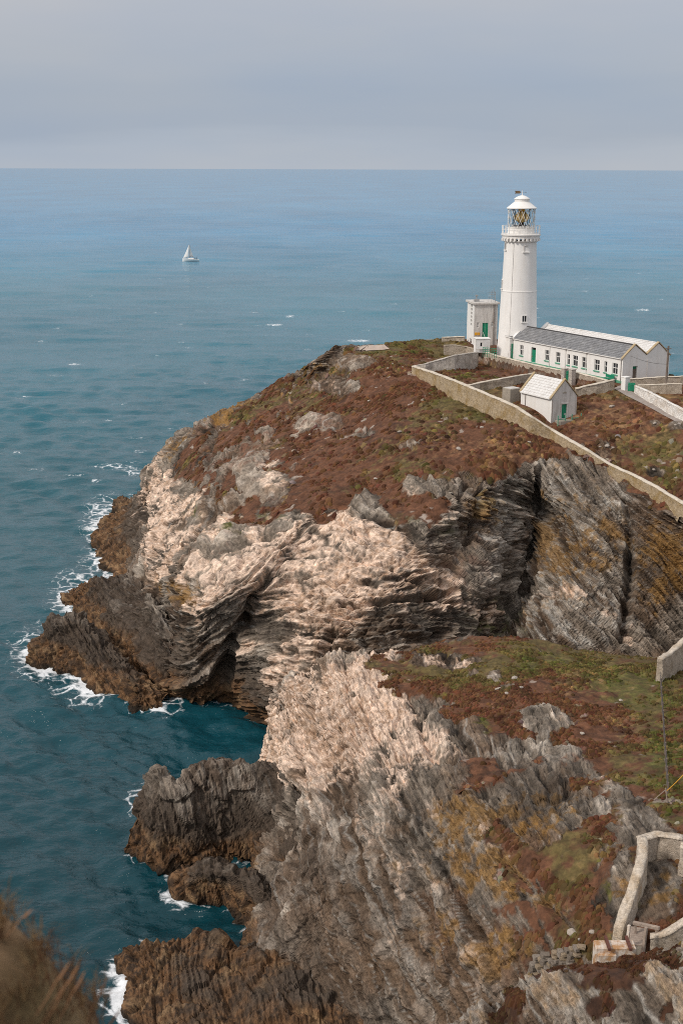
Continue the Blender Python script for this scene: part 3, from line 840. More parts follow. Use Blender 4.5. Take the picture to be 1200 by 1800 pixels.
def masks_E(px, py, p, n):
    nz2 = fbm(p, 1.2, 4, 615); nz1 = fbm(p, 3, 3, 617)
    heath = sstep(0.10, 0.30, nz2 * 0.6 + nz1 * 0.6 - 0.20)
    for (x0, y0, rx, ry, st) in ((1075, 1715, 60, 26, 1), (1130, 1690, 60, 14, 1), (905, 1765, 16, 30, .9), (1060, 1770, 30, 20, .8), (1180, 1690, 30, 20, .8), (955, 1712, 40, 8, 1)):
        heath = np.maximum(heath, st * np.clip(1.5 - np.hypot((px - x0) / rx, (py - y0) / ry) + 0.6 * nz2, 0, 1))
    return dict(heath=heath * 0.98, pale=0.55 + 0 * px, brown=0.3 + 0 * px, ochre=0.35 + 0 * px, splash=0 * px, tide=0.01, guano=0.12 + 0 * px, stones=0 * px, steep_ok=True, heath_gain=0.62)


tag(terrain('crag', CTRL_E, (0.08, 0.08), lambda p, w: (0.8 * p[:, 0] + 0.3 * p[:, 2] + 0.2 * p[:, 1] + 0.5 * w[:, 0], 0.7 * p[:, 2] + 0.6 * p[:, 1] + 0.4 * w[:, 1]),
            masks_E, amp=0.9, big=0.3, cell=0.33, mat=terrain_material('crag_rock', 2.6, 0.6)), 'grey lichened crag with tufts of heather', kind='structure')


# ================================================================== the sea
def sea_mesh():
    a_f = np.radians(np.linspace(-18.5, 17, 380))
    a_c = np.linspace(a_f[-1], 2 * math.pi + a_f[0], 64)[1:-1]
    ang = np.concatenate([a_f, a_c])
    r = [0.5, 30, 60, 88]
    while r[-1] < 3200:
        r.append(r[-1] + max(0.38, 0.38 * (r[-1] / 150) ** 1.38))
    r = np.concatenate([r, np.geomspace(3400, 60000, 36)])
    print('SEA rings', len(r))
    nr, na = len(r), len(ang)
    R, Aa = np.meshgrid(r, ang, indexing='ij')
    X = R * np.sin(Aa); Y = R * np.cos(Aa)
    Z = np.zeros_like(X)
    rng = np.random.default_rng(5)
    dr = np.gradient(r)[:, None] * np.ones((1, na))
    nf = len(a_f)
    Xf, Yf, drf = X[:, :nf], Y[:, :nf], dr[:, :nf]
    flat_ = np.stack([Xf.ravel(), Yf.ravel(), 0 * Xf.ravel()], 1)
    env = (0.62 + 0.75 * np.clip(0.5 + 0.6 * fbm(flat_, 70, 3, 901), 0, 1)).reshape(Xf.shape)       # gusts: rougher and calmer patches
    for k in range(120):
        swell = k >= 84
        lam = 1.0 * 10.0 ** (rng.random() ** 1.25) if not swell else 9 * (60 / 9) ** rng.random()
        th = math.radians(80) + rng.normal(0, 0.65 if not swell else 0.4)
        kx, ky = math.cos(th) * 2 * math.pi / lam, math.sin(th) * 2 * math.pi / lam
        am = (0.0070 if not swell else 0.0024) * lam
        rows = np.where(lam / dr[:, 0] > 2.6)[0]
        if len(rows) == 0: continue
        m_ = rows.max() + 1
        att = sstep(2.6, 5.0, lam / drf[:m_])
        arg = kx * Xf[:m_] + ky * Yf[:m_] + rng.random() * 6.28
        Z[:m_, :nf] += am * att * env[:m_] * (np.sin(arg) + 0.22 * np.cos(2 * arg))
    p = np.stack([X, Y, Z], 2).reshape(-1, 3)
    # foam: washes round the rocks, and a few whitecaps out at sea
    pts = []
    for nm, t in TER.items():
        q = t['p']; sel = np.abs(q[:, 2]) < 0.35
        q = q[sel][::5]
        pts.append(q)
    pts = np.concatenate(pts)
    ppx, ppy = project(pts)
    kd = kdtree.KDTree(len(pts))
    for i, q in enumerate(pts): kd.insert((q[0], q[1], 0), i)
    kd.balance()
    px, py = project(p)
    foam = np.zeros(len(p), np.float32)
    near = np.where((p[:, 1] > 70) & (p[:, 1] < 300) & (np.abs(p[:, 0]) < 110) & (px > -60) & (px < 700) & (py > 780) & (py < 1900))[0]
    spots = [(190, 910, 60, 50, 1.0), (140, 1025, 70, 30, 1.0), (110, 1060, 40, 30, .7), (60, 1140, 60, 60, .8), (75, 1175, 60, 30, .9), (140, 1215, 60, 40, .9), (290, 1240, 40, 26, .8), (250, 1400, 36, 40, 1.1),
             (215, 1750, 50, 60, 1.0), (255, 1690, 40, 20, .5), (305, 1575, 30, 30, .7), (170, 990, 50, 40, .6), (385, 1240, 30, 14, .35), (165, 1110, 40, 20, .5)]
    sp = np.zeros(len(near))
    for (x0, y0, rx, ry, st) in spots:
        sp = np.maximum(sp, st * np.clip(1.35 - np.hypot((px[near] - x0) / rx, (py[near] - y0) / ry), 0, 1))
    for k, i in enumerate(near):
        d = kd.find((p[i, 0], p[i, 1], 0))[2]
        foam[i] = min(1.0, max(0.0, 1.0 - d / 11.0) ** 0.6 * sp[k] * 0.53 + max(0, 1 - d / 1.1) * 0.26)
    rw = random.Random(21)
    extra = []
    for _ in range(130):
        yy = 400 + 480 * rw.random() ** 0.8; k_ = (yy - 280) / 500
        extra.append((rw.uniform(-10, 1210), yy, rw.uniform(4, 13) * (0.4 + k_), rw.uniform(0.7, 1.8) * (0.4 + k_), rw.uniform(0.35, 0.8)))
    for (x0, y0, rx, ry, st) in extra + [(510, 556, 9, 2.2, .95), (482, 571, 16, 2.0, 1), (630, 599, 22, 2.6, 1), (1128, 545, 14, 2.2, .95), (600, 548, 8, 1.5, .6), (645, 580, 14, 1.5, .6), (350, 545, 8, 1.5, .6), (70, 600, 10, 2, .7), (130, 640, 14, 2.5, .75),
                             (200, 820, 34, 6, .75), (165, 845, 14, 3, .8), (235, 830, 26, 8, .7), (290, 800, 20, 6, .5), (240, 770, 18, 3, .5), (100, 660, 16, 2, .5), (430, 668, 10, 2, .6), (330, 612, 12, 2, .5), (770, 560, 12, 1.5, .5),
                             (275, 625, 8, 1.6, .5), (60, 825, 26, 3, .5), (130, 835, 24, 3, .5), (160, 520, 8, 1.4, .5), (720, 520, 9, 1.2, .5), (560, 470, 8, 1.0, .4), (60, 450, 9, 1.0, .4), (1030, 490, 9, 1.2, .5), (150, 740, 14, 2, .5), (30, 700, 14, 2, .5)]:
        foam = np.maximum(foam, st * 0.50 * np.clip(1.5 - np.hypot((px - x0) / rx, (py - y0) / ry), 0, 1) * (p[:, 1] > 0))
    return np_mesh('sea', p, quads=np.concatenate([grid_quads(nr, na), np.stack([np.arange(nr - 1) * na + na - 1, np.arange(nr - 1) * na, np.arange(1, nr) * na, np.arange(1, nr) * na + na - 1], 1)]),
                   attrs={'foam': foam})


def sea_material():
    m, nt, b = nodes_of('sea_water')
    tcd = N(nt, 'ShaderNodeTexCoord')
    big = N(nt, 'ShaderNodeTexNoise', in_Scale=0.006, in_Detail=4.0, in_Roughness=0.55)
    mpb = N(nt, 'ShaderNodeMapping'); mpb.inputs['Scale'].default_value = (1.0, 0.45, 1.0)
    L(nt, tcd.outputs['Object'], mpb.inputs[0]); L(nt, mpb.outputs[0], big.inputs['Vector'])
    rp = N(nt, 'ShaderNodeValToRGB')
    rp.color_ramp.elements[0].position = 0.3; rp.color_ramp.elements[0].color = (0.004, 0.044, 0.060, 1)
    rp.color_ramp.elements[1].position = 0.72; rp.color_ramp.elements[1].color = (0.008, 0.074, 0.094, 1)
    L(nt, big.outputs['Fac'], rp.inputs['Fac'])
    # inshore teal to offshore blue; distance haze and sky reflection are painted in too
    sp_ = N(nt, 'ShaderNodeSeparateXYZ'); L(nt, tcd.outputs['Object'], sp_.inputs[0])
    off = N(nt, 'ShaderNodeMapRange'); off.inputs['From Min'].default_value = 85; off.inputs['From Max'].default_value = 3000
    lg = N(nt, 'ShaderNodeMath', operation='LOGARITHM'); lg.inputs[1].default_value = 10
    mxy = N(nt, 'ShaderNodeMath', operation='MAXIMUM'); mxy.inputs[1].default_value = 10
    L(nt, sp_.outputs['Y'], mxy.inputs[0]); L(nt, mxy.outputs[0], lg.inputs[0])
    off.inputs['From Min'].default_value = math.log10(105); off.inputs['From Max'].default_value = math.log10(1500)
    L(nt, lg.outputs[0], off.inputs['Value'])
    haze_ramp = N(nt, 'ShaderNodeValToRGB')
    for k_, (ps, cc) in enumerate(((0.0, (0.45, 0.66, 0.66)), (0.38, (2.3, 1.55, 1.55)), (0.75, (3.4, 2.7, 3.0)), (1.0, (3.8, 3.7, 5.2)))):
        e_ = haze_ramp.color_ramp.elements[k_] if k_ < 2 else haze_ramp.color_ramp.elements.new(ps)
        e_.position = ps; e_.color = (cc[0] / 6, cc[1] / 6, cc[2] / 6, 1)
    L(nt, off.outputs[0], haze_ramp.inputs['Fac'])
    dm = N(nt, 'ShaderNodeVectorMath', operation='MULTIPLY'); L(nt, haze_ramp.outputs['Color'], dm.inputs[0]); L(nt, rp.outputs['Color'], dm.inputs[1])
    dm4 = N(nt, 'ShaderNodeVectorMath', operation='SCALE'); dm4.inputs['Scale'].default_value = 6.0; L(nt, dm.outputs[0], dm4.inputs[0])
    # foam
    fa = N(nt, 'ShaderNodeAttribute', attribute_name='foam')
    fn = N(nt, 'ShaderNodeTexNoise', in_Scale=0.55, in_Detail=8.0, in_Roughness=0.74, in_Distortion=2.2)
    L(nt, tcd.outputs['Object'], fn.inputs['Vector'])
    # lacy strands: edges of warped cells
    wv = N(nt, 'ShaderNodeTexNoise', in_Scale=0.35, in_Detail=4.0); L(nt, tcd.outputs['Object'], wv.inputs['Vector'])
    wa_ = N(nt, 'ShaderNodeVectorMath', operation='MULTIPLY_ADD'); wa_.inputs[1].default_value = (3.0, 3.0, 0.0)
    L(nt, wv.outputs['Color'], wa_.inputs[0]); L(nt, tcd.outputs['Object'], wa_.inputs[2])
    vo = N(nt, 'ShaderNodeTexVoronoi', in_Scale=0.42, feature='DISTANCE_TO_EDGE'); L(nt, wa_.outputs[0], vo.inputs['Vector'])
    lc = N(nt, 'ShaderNodeMapRange'); lc.inputs['From Min'].default_value = 0.0; lc.inputs['From Max'].default_value = 0.16; lc.inputs['To Min'].default_value = 0.30; lc.inputs['To Max'].default_value = 0.0
    L(nt, vo.outputs['Distance'], lc.inputs['Value'])
    gt = N(nt, 'ShaderNodeMath', operation='MULTIPLY'); L(nt, lc.outputs[0], gt.inputs[0])
    gs = N(nt, 'ShaderNodeMapRange'); gs.inputs['From Max'].default_value = 0.15; L(nt, fa.outputs['Fac'], gs.inputs['Value']); L(nt, gs.outputs[0], gt.inputs[1])
    ad0 = N(nt, 'ShaderNodeMath', operation='ADD'); L(nt, fa.outputs['Fac'], ad0.inputs[0]); L(nt, fn.outputs['Fac'], ad0.inputs[1])
    ad = N(nt, 'ShaderNodeMath', operation='ADD'); L(nt, ad0.outputs[0], ad.inputs[0]); L(nt, gt.outputs[0], ad.inputs[1])
    mr = N(nt, 'ShaderNodeMapRange', interpolation_type='SMOOTHSTEP')
    mr.inputs['From Min'].default_value = 0.90; mr.inputs['From Max'].default_value = 1.22
    L(nt, ad.outputs[0], mr.inputs['Value'])
    mx = N(nt, 'ShaderNodeMix', data_type='RGBA')
    L(nt, mr.outputs[0], mx.inputs['Factor']); L(nt, dm4.outputs[0], mx.inputs['A'])
    mx.inputs['B'].default_value = (0.78, 0.80, 0.82, 1)
    L(nt, mx.outputs['Result'], b.inputs['Base Color'])
    rr = N(nt, 'ShaderNodeMapRange'); rr.inputs['To Min'].default_value = 0.10; rr.inputs['To Max'].default_value = 0.8
    L(nt, mr.outputs[0], rr.inputs['Value']); L(nt, rr.outputs[0], b.inputs['Roughness'])
    b.inputs['IOR'].default_value = 1.333
    sl_ = N(nt, 'ShaderNodeMapRange'); sl_.inputs['From Min'].default_value = 0.35; sl_.inputs['To Min'].default_value = 0.5; sl_.inputs['To Max'].default_value = 0.22
    L(nt, off.outputs[0], sl_.inputs['Value']); L(nt, sl_.outputs[0], b.inputs['Specular IOR Level'])   # unresolved chop far out mirrors less of the low sky
    # ripples
    mp2 = N(nt, 'ShaderNodeMapping'); mp2.inputs['Scale'].default_value = (0.55, 1.0, 1.0); mp2.inputs['Rotation'].default_value = (0, 0, math.radians(-12))
    L(nt, tcd.outputs['Object'], mp2.inputs[0])
    prev = None
    for scl, st, dist in ((1.7, 1.0, 0.16), (0.42, 0.5, 0.42), (0.05, 0.45, 2.4)):
        w1 = N(nt, 'ShaderNodeTexNoise', in_Scale=scl, in_Detail=4.0, in_Roughness=0.6, in_Distortion=0.6)
        L(nt, mp2.outputs[0], w1.inputs['Vector'])
        b1 = N(nt, 'ShaderNodeBump', in_Strength=st, in_Distance=dist); L(nt, w1.outputs['Fac'], b1.inputs['Height'])
        if prev: L(nt, prev.outputs['Normal'], b1.inputs['Normal'])
        prev = b1
    L(nt, prev.outputs['Normal'], b.inputs['Normal'])
    return m


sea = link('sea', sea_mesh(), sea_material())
tag(sea, 'teal sea running out to a level horizon', kind='structure')


# ------------------------------------------------------------------ ground queries
def bvh_of(*names):
    out_ = []
    for nm in names:
        t = TER[nm]
        nv, nu = t['shape']
        g = t['p'].reshape(nv, nu, 3)[::2, ::2]
        q = grid_quads(g.shape[0], g.shape[1])
        out_.append(BVHTree.FromPolygons([tuple(v) for v in g.reshape(-1, 3)], [tuple(int(i) for i in f) for f in q]))
    return out_


BVH = bvh_of('headland', 'near_headland')
CAMP = Vector((0, 0, CAM_H))


def hit(px, py, which=None):
    """the point of the ground seen at a pixel of the photograph"""
    d = ray(px, py).normalized()
    best = None
    for k, b in enumerate(BVH):
        if which is not None and k != which: continue
        h = b.ray_cast(CAMP, d)
        if h[0] is not None and (best is None or h[3] < best[1]): best = (h[0], h[3])
    return best[0] if best else None


def gz(x, y, which=0, default=35.0):
    h = BVH[which].ray_cast(Vector((x, y, 200)), Vector((0, 0, -1)))
    return h[0].z if h[0] is not None else default


# ------------------------------------------------------------------ small mesh builder
class MB:
    def __init__(self):
        self.v = []; self.f = []

    def add(self, vs, fs):
        o = len(self.v)
        self.v += [tuple(x) for x in vs]
        self.f += [tuple(i + o for i in f) for f in fs]
        return self

    def box(self, x0, x1, y0, y1, z0, z1):
        vs = [(x, y, z) for z in (z0, z1) for y in (y0, y1) for x in (x0, x1)]
        return self.add(vs, [(0, 2, 3, 1), (4, 5, 7, 6), (0, 1, 5, 4), (2, 6, 7, 3), (0, 4, 6, 2), (1, 3, 7, 5)])

    def prism(self, poly, axis, a, b):
        """extrude a 2-d polygon along an axis ('x','y','z') from a to b"""
        n = len(poly)
        def pt(q, c):
            return {'x': (c, q[0], q[1]), 'y': (q[0], c, q[1]), 'z': (q[0], q[1], c)}[axis]
        vs = [pt(q, a) for q in poly] + [pt(q, b) for q in poly]
        fs = [tuple(range(n))[::-1], tuple(range(n, 2 * n))] + [(i, (i + 1) % n, n + (i + 1) % n, n + i) for i in range(n)]
        return self.add(vs, fs)

    def lathe(self, prof, seg=48, cx=0, cy=0, cap=True):
        n = len(prof)
        vs = [(cx + r * math.cos(2 * math.pi * k / seg), cy + r * math.sin(2 * math.pi * k / seg), z) for r, z in prof for k in range(seg)]
        fs = [(i * seg + k, i * seg + (k + 1) % seg, (i + 1) * seg + (k + 1) % seg, (i + 1) * seg + k) for i in range(n - 1) for k in range(seg)]
        if cap:
            fs.append(tuple(range(seg))[::-1]); fs.append(tuple((n - 1) * seg + k for k in range(seg)))
        return self.add(vs, fs)

    def tube(self, pts, r, seg=6):
        pts = [Vector(p_) for p_ in pts]
        n = len(pts); vs = []
        for i, p_ in enumerate(pts):
            d = (pts[min(i + 1, n - 1)] - pts[max(i - 1, 0)]).normalized()
            a = d.cross(Vector((0, 0, 1)))
            if a.length < 1e-3: a = Vector((1, 0, 0))
            a.normalize(); b = d.cross(a)
            rr = r[i] if hasattr(r, '__len__') else r
            vs += [p_ + (a * math.cos(2 * math.pi * k / seg) + b * math.sin(2 * math.pi * k / seg)) * rr for k in range(seg)]
        fs = [(i * seg + k, i * seg + (k + 1) % seg, (i + 1) * seg + (k + 1) % seg, (i + 1) * seg + k) for i in range(n - 1) for k in range(seg)]
        fs += [tuple(range(seg))[::-1], tuple((n - 1) * seg + k for k in range(seg))]
        return self.add(vs, fs)

    def build(self, name, mat, parent=None, smooth=False, bevel=0.0):
        me = bpy.data.meshes.new(name)
        me.from_pydata(self.v, [], self.f)
        bm = bmesh.new(); bm.from_mesh(me)
        bmesh.ops.recalc_face_normals(bm, faces=bm.faces)
        if bevel:
            bmesh.ops.bevel(bm, geom=bm.edges[:], offset=bevel, segments=1, affect='EDGES')
        bm.to_mesh(me); bm.free()
        if smooth:
            me.polygons.foreach_set('use_smooth', [True] * len(me.polygons))
            me.set_sharp_from_angle(angle=math.radians(40))
        me.update()
        return link(name, me, mat, parent)


# ------------------------------------------------------------------ materials for built things
def simple(name, col, rough=0.7, var=0.12, scale=1.5, stain=None, stain_amt=0.35, stain_scale=0.7, bump=0.0, bump_scale=8.0, metallic=0.0, streak=False, th=(0.48, 0.70)):
    m, nt, b = nodes_of(name)
    tcd = N(nt, 'ShaderNodeTexCoord')
    n1 = N(nt, 'ShaderNodeTexNoise', in_Scale=scale, in_Detail=6.0, in_Roughness=0.65)
    L(nt, tcd.outputs['Object'], n1.inputs['Vector'])
    mr = N(nt, 'ShaderNodeMapRange'); mr.inputs['From Min'].default_value = 0.3; mr.inputs['From Max'].default_value = 0.7
    mr.inputs['To Min'].default_value = 1 - var; mr.inputs['To Max'].default_value = 1 + var
    L(nt, n1.outputs['Fac'], mr.inputs['Value'])
    base = N(nt, 'ShaderNodeRGB'); base.outputs[0].default_value = (*col, 1)
    cur = base.outputs[0]
    if stain:
        mp_ = N(nt, 'ShaderNodeMapping')
        if streak: mp_.inputs['Scale'].default_value = (2.5, 2.5, 0.35)
        L(nt, tcd.outputs['Object'], mp_.inputs[0])
        n2 = N(nt, 'ShaderNodeTexNoise', in_Scale=stain_scale, in_Detail=7.0, in_Roughness=0.7)
        L(nt, mp_.outputs[0], n2.inputs['Vector'])
        r2 = N(nt, 'ShaderNodeMapRange'); r2.inputs['From Min'].default_value = th[0]; r2.inputs['From Max'].default_value = th[1]
        r2.inputs['To Max'].default_value = stain_amt
        L(nt, n2.outputs['Fac'], r2.inputs['Value'])
        mx = N(nt, 'ShaderNodeMix', data_type='RGBA'); L(nt, r2.outputs[0], mx.inputs['Factor'])
        L(nt, cur, mx.inputs['A']); mx.inputs['B'].default_value = (*stain, 1)
        cur = mx.outputs['Result']
    mu = N(nt, 'ShaderNodeVectorMath', operation='SCALE'); L(nt, cur, mu.inputs[0]); L(nt, mr.outputs[0], mu.inputs['Scale'])
    L(nt, mu.outputs[0], b.inputs['Base Color'])
    b.inputs['Roughness'].default_value = rough; b.inputs['Metallic'].default_value = metallic
    b.inputs['Specular IOR Level'].default_value = 0.35
    if bump:
        n3 = N(nt, 'ShaderNodeTexNoise', in_Scale=bump_scale, in_Detail=6.0, in_Roughness=0.65)
        L(nt, tcd.outputs['Object'], n3.inputs['Vector'])
        bp = N(nt, 'ShaderNodeBump', in_Strength=bump, in_Distance=0.1)
        L(nt, n3.outputs['Fac'], bp.inputs['Height']); L(nt, bp.outputs['Normal'], b.inputs['Normal'])
    return m


MT = {}
MT['white'] = simple('white_render', (0.82, 0.80, 0.77), 0.7, 0.04, 1.2, (0.55, 0.47, 0.39), 0.26, 0.5, 0.15, 3.0, streak=True)
MT['tower'] = simple('white_tower_paint', (0.84, 0.815, 0.785), 0.6, 0.03, 0.8, (0.60, 0.52, 0.44), 0.28, 0.45, 0.10, 3.0, streak=True)
MT['grime_shade'] = simple('weathered_shaded_render', (0.62, 0.585, 0.55), 0.8, 0.08, 1.5, (0.27, 0.235, 0.20), 0.7, 0.8, 0.3, 4.0, streak=True)  # weathered white, also the greyed copy for walls turned from the sun
MT['green'] = simple('green_paint', (0.012, 0.23, 0.125), 0.45, 0.08, 2.0, (0.03, 0.12, 0.08), 0.4, 1.5)
MT['palegreen'] = simple('pale_green_paint', (0.10, 0.36, 0.24), 0.55, 0.12, 2.0, (0.4, 0.36, 0.28), 0.4, 2.0)
MT['slate'] = simple('grey_slate', (0.205, 0.205, 0.212), 0.6, 0.35, 1.6, (0.32, 0.31, 0.30), 0.55, 0.55, 0.3, 6.0)
MT['whiteslate'] = simple('whitewashed_slate', (0.70, 0.68, 0.66), 0.65, 0.10, 2.5, (0.42, 0.38, 0.34), 0.5, 0.8, 0.25, 6.0)
MT['coping'] = simple('lichened_coping', (0.42, 0.33, 0.21), 0.85, 0.2, 2.5, (0.40, 0.24, 0.06), 0.7, 1.2, 0.4, 5.0)
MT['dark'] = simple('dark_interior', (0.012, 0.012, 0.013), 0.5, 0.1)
MT['pipe'] = simple('weathered_cast_iron', (0.30, 0.27, 0.25), 0.6, 0.2, 4.0, (0.16, 0.08, 0.05), 0.7, 2.0)
MT['metal'] = simple('galvanised_metal', (0.33, 0.33, 0.33), 0.5, 0.15, 3.0, (0.20, 0.12, 0.08), 0.5, 2.0)
MT['rust'] = simple('rusty_iron', (0.12, 0.045, 0.03), 0.85, 0.3, 4.0, (0.04, 0.02, 0.015), 0.6, 3.0)
MT['wood'] = simple('weathered_timber', (0.17, 0.13, 0.105), 0.85, 0.25, 3.0, (0.30, 0.26, 0.22), 0.5, 2.0, 0.2)
MT['concrete'] = simple('old_concrete', (0.36, 0.315, 0.26), 0.9, 0.18, 1.5, (0.17, 0.14, 0.10), 0.6, 0.7, 0.4, 5.0)
MT['yellow'] = simple('yellow_sign_paint', (0.75, 0.36, 0.02), 0.5, 0.05)
MT['lead'] = simple('lead_flashing', (0.06, 0.055, 0.055), 0.5, 0.2)
MT['brass'] = simple('brass', (0.70, 0.36, 0.06), 0.25, 0.1, metallic=0.85)
MT['vane'] = simple('weathered_gilt', (0.20, 0.13, 0.07), 0.5, 0.2, metallic=0.3)


def rubble(name, c1, c2, c3, bump=0.8, sc=2.2):
    m, nt, b = nodes_of(name)
    tcd = N(nt, 'ShaderNodeTexCoord')
    mp_ = N(nt, 'ShaderNodeMapping'); mp_.inputs['Scale'].default_value = (1, 1, 1.7)
    L(nt, tcd.outputs['Object'], mp_.inputs[0])
    vo = N(nt, 'ShaderNodeTexVoronoi', in_Scale=sc); L(nt, mp_.outputs[0], vo.inputs['Vector'])
    ve = N(nt, 'ShaderNodeTexVoronoi', in_Scale=sc, feature='DISTANCE_TO_EDGE'); L(nt, mp_.outputs[0], ve.inputs['Vector'])
    sx = N(nt, 'ShaderNodeSeparateColor'); L(nt, vo.outputs['Color'], sx.inputs[0])
    m1 = N(nt, 'ShaderNodeMix', data_type='RGBA'); L(nt, sx.outputs[0], m1.inputs['Factor'])
    m1.inputs['A'].default_value = (*c1, 1); m1.inputs['B'].default_value = (*c2, 1)
    n2 = N(nt, 'ShaderNodeTexNoise', in_Scale=0.55, in_Detail=7.0, in_Roughness=0.7); L(nt, tcd.outputs['Object'], n2.inputs['Vector'])
    r2 = N(nt, 'ShaderNodeMapRange'); r2.inputs['From Min'].default_value = 0.46; r2.inputs['From Max'].default_value = 0.64; r2.inputs['To Max'].default_value = 0.85
    L(nt, n2.outputs['Fac'], r2.inputs['Value'])
    m2 = N(nt, 'ShaderNodeMix', data_type='RGBA'); L(nt, r2.outputs[0], m2.inputs['Factor']); L(nt, m1.outputs['Result'], m2.inputs['A']); m2.inputs['B'].default_value = (*c3, 1)
    n3 = N(nt, 'ShaderNodeTexNoise', in_Scale=5.0, in_Detail=5.0, in_Roughness=0.7); L(nt, tcd.outputs['Object'], n3.inputs['Vector'])
    r3 = N(nt, 'ShaderNodeMapRange'); r3.inputs['From Min'].default_value = 0.3; r3.inputs['From Max'].default_value = 0.7; r3.inputs['To Min'].default_value = 0.6; r3.inputs['To Max'].default_value = 1.3
    L(nt, n3.outputs['Fac'], r3.inputs['Value'])
    mu = N(nt, 'ShaderNodeVectorMath', operation='SCALE'); L(nt, m2.outputs['Result'], mu.inputs[0]); L(nt, r3.outputs[0], mu.inputs['Scale'])
    L(nt, mu.outputs[0], b.inputs['Base Color']); b.inputs['Roughness'].default_value = 0.9
    b.inputs['Specular IOR Level'].default_value = 0.2
    hh = N(nt, 'ShaderNodeMath', operation='MULTIPLY_ADD'); hh.inputs[1].default_value = 0.25
    rr = N(nt, 'ShaderNodeMapRange'); rr.inputs['From Max'].default_value = 0.10; L(nt, ve.outputs['Distance'], rr.inputs['Value'])
    L(nt, n3.outputs['Fac'], hh.inputs[0]); L(nt, rr.outputs[0], hh.inputs[2])
    bp = N(nt, 'ShaderNodeBump', in_Strength=bump, in_Distance=0.12); L(nt, hh.outputs[0], bp.inputs['Height']); L(nt, bp.outputs['Normal'], b.inputs['Normal'])
    return m


MT['rubble'] = rubble('rubble_masonry', (0.41, 0.345, 0.275), (0.50, 0.425, 0.345), (0.30, 0.24, 0.175), 0.4, 3.4)
MT['rubble_grey'] = rubble('limewashed_rubble', (0.48, 0.43, 0.38), (0.58, 0.52, 0.46), (0.33, 0.285, 0.24), 0.4, 3.4)
MT['rubble_ochre'] = rubble('lichened_rubble', (0.38, 0.29, 0.185), (0.46, 0.365, 0.25), (0.30, 0.20, 0.08), 0.4, 3.4)
MT['whitewash'] = rubble('whitewashed_rubble', (0.76, 0.72, 0.67), (0.80, 0.77, 0.73), (0.58, 0.50, 0.42), 0.5)
MT['near_rubble'] = rubble('tan_rubble', (0.42, 0.35, 0.28), (0.49, 0.415, 0.335), (0.31, 0.24, 0.17), 0.45, 5.0)
MT['near_lime'] = rubble('flaking_limewash', (0.53, 0.45, 0.365), (0.60, 0.52, 0.43), (0.42, 0.31, 0.20), 0.4, 5.0)
MT['wallcap'] = simple('limewashed_wall_cap', (0.60, 0.53, 0.44), 0.9, 0.15, 1.5, (0.36, 0.28, 0.18), 0.6, 0.8, 0.4, 4.0)


def glass_material():
    m, nt, b = nodes_of('lantern_glass')
    b.inputs['Base Color'].default_value = (0.80, 0.84, 0.84, 1)
    b.inputs['Roughness'].default_value = 0.03
    b.inputs['Transmission Weight'].default_value = 1.0
    b.inputs['IOR'].default_value = 1.05
    return m


MT['glass'] = glass_material()
m_, nt_, b_ = nodes_of('window_glass')
b_.inputs['Base Color'].default_value = (0.02, 0.023, 0.027, 1); b_.inputs['Roughness'].default_value = 0.08
MT['pane'] = m_
m_, nt_, b_ = nodes_of('fresnel_lens')
b_.inputs['Base Color'].default_value = (1.0, 0.68, 0.28, 1); b_.inputs['Roughness'].default_value = 0.35
MT['lens'] = m_


# ================================================================== lighthouse
TD = 233.0
TC = PD(907, 640, TD)
TZ = gz(TC.x, TC.y) - 0.6
def tz(py): return PD(910, py, TD).z - TZ                   # height above the base for a pixel row
LH = empty('lighthouse', (TC.x, TC.y, TZ))
tag(LH, 'tall white round lighthouse tower with glazed lantern and gallery', 'lighthouse')
PXM = TD / math.cos(PITCH) * 0.985 / F_PX                    # metres per photo pixel at the tower
zt_shaft, zb_str = tz(426), tz(511)
r_top, r_bot = 27.0 * PXM, 34.2 * PXM
def rad(z): return r_bot + (r_top - r_bot) * (z / zt_shaft) + 0.25 * max(0, 1 - z / 5.0) ** 2
mb = MB()
prof = [(rad(z), z) for z in np.linspace(0, zb_str - 0.06, 14)] + [(rad(zb_str) + 0.045, zb_str - 0.05), (rad(zb_str) + 0.045, zb_str + 0.10)]
prof += [(rad(z) - 0.03, z) for z in np.linspace(zb_str + 0.11, zt_shaft + 0.3, 14)]
mb.lathe(prof, 72).build('shaft', MT['tower'], LH, smooth=True)
mb = MB()
zc0, zc1, zdeck = tz(424), tz(418.5), tz(411)
mb.lathe([(r_top + 0.02, zc0 - 0.1), (r_top + 0.18, zc0), (r_top + 0.18, zc0 + 0.12), (r_top - 0.3, zc0 + 0.13)], 72)
cn_ = mb.build('corbel_ring', MT['tower'], LH, smooth=True)
for k in range(28):
    a = 2 * math.pi * k / 28
    m2_ = MB(); m2_.box(r_top - 0.2, r_top + 0.55, -0.16, 0.16, zc0 + 0.12, zc1)
    c_, s_ = math.cos(a), math.sin(a)
    m2_.v = [(x * c_ - y * s_, x * s_ + y * c_, z) for x, y, z in m2_.v]
    m2_.build('corbel', MT['tower'], cn_)
rg_ = 32.6 * PXM
mb = MB()
mb.lathe([(r_top, zc1), (rg_ - 0.18, zc1 + 0.002), (rg_ - 0.12, zc1 + 0.18), (rg_ - 0.12, zdeck - 0.30), (rg_ + 0.06, zdeck - 0.22), (rg_ + 0.08, zdeck - 0.02), (rg_ - 0.1, zdeck), (0.2, zdeck)], 72)
GAL = mb.build('gallery_deck', MT['tower'], LH, smooth=True)
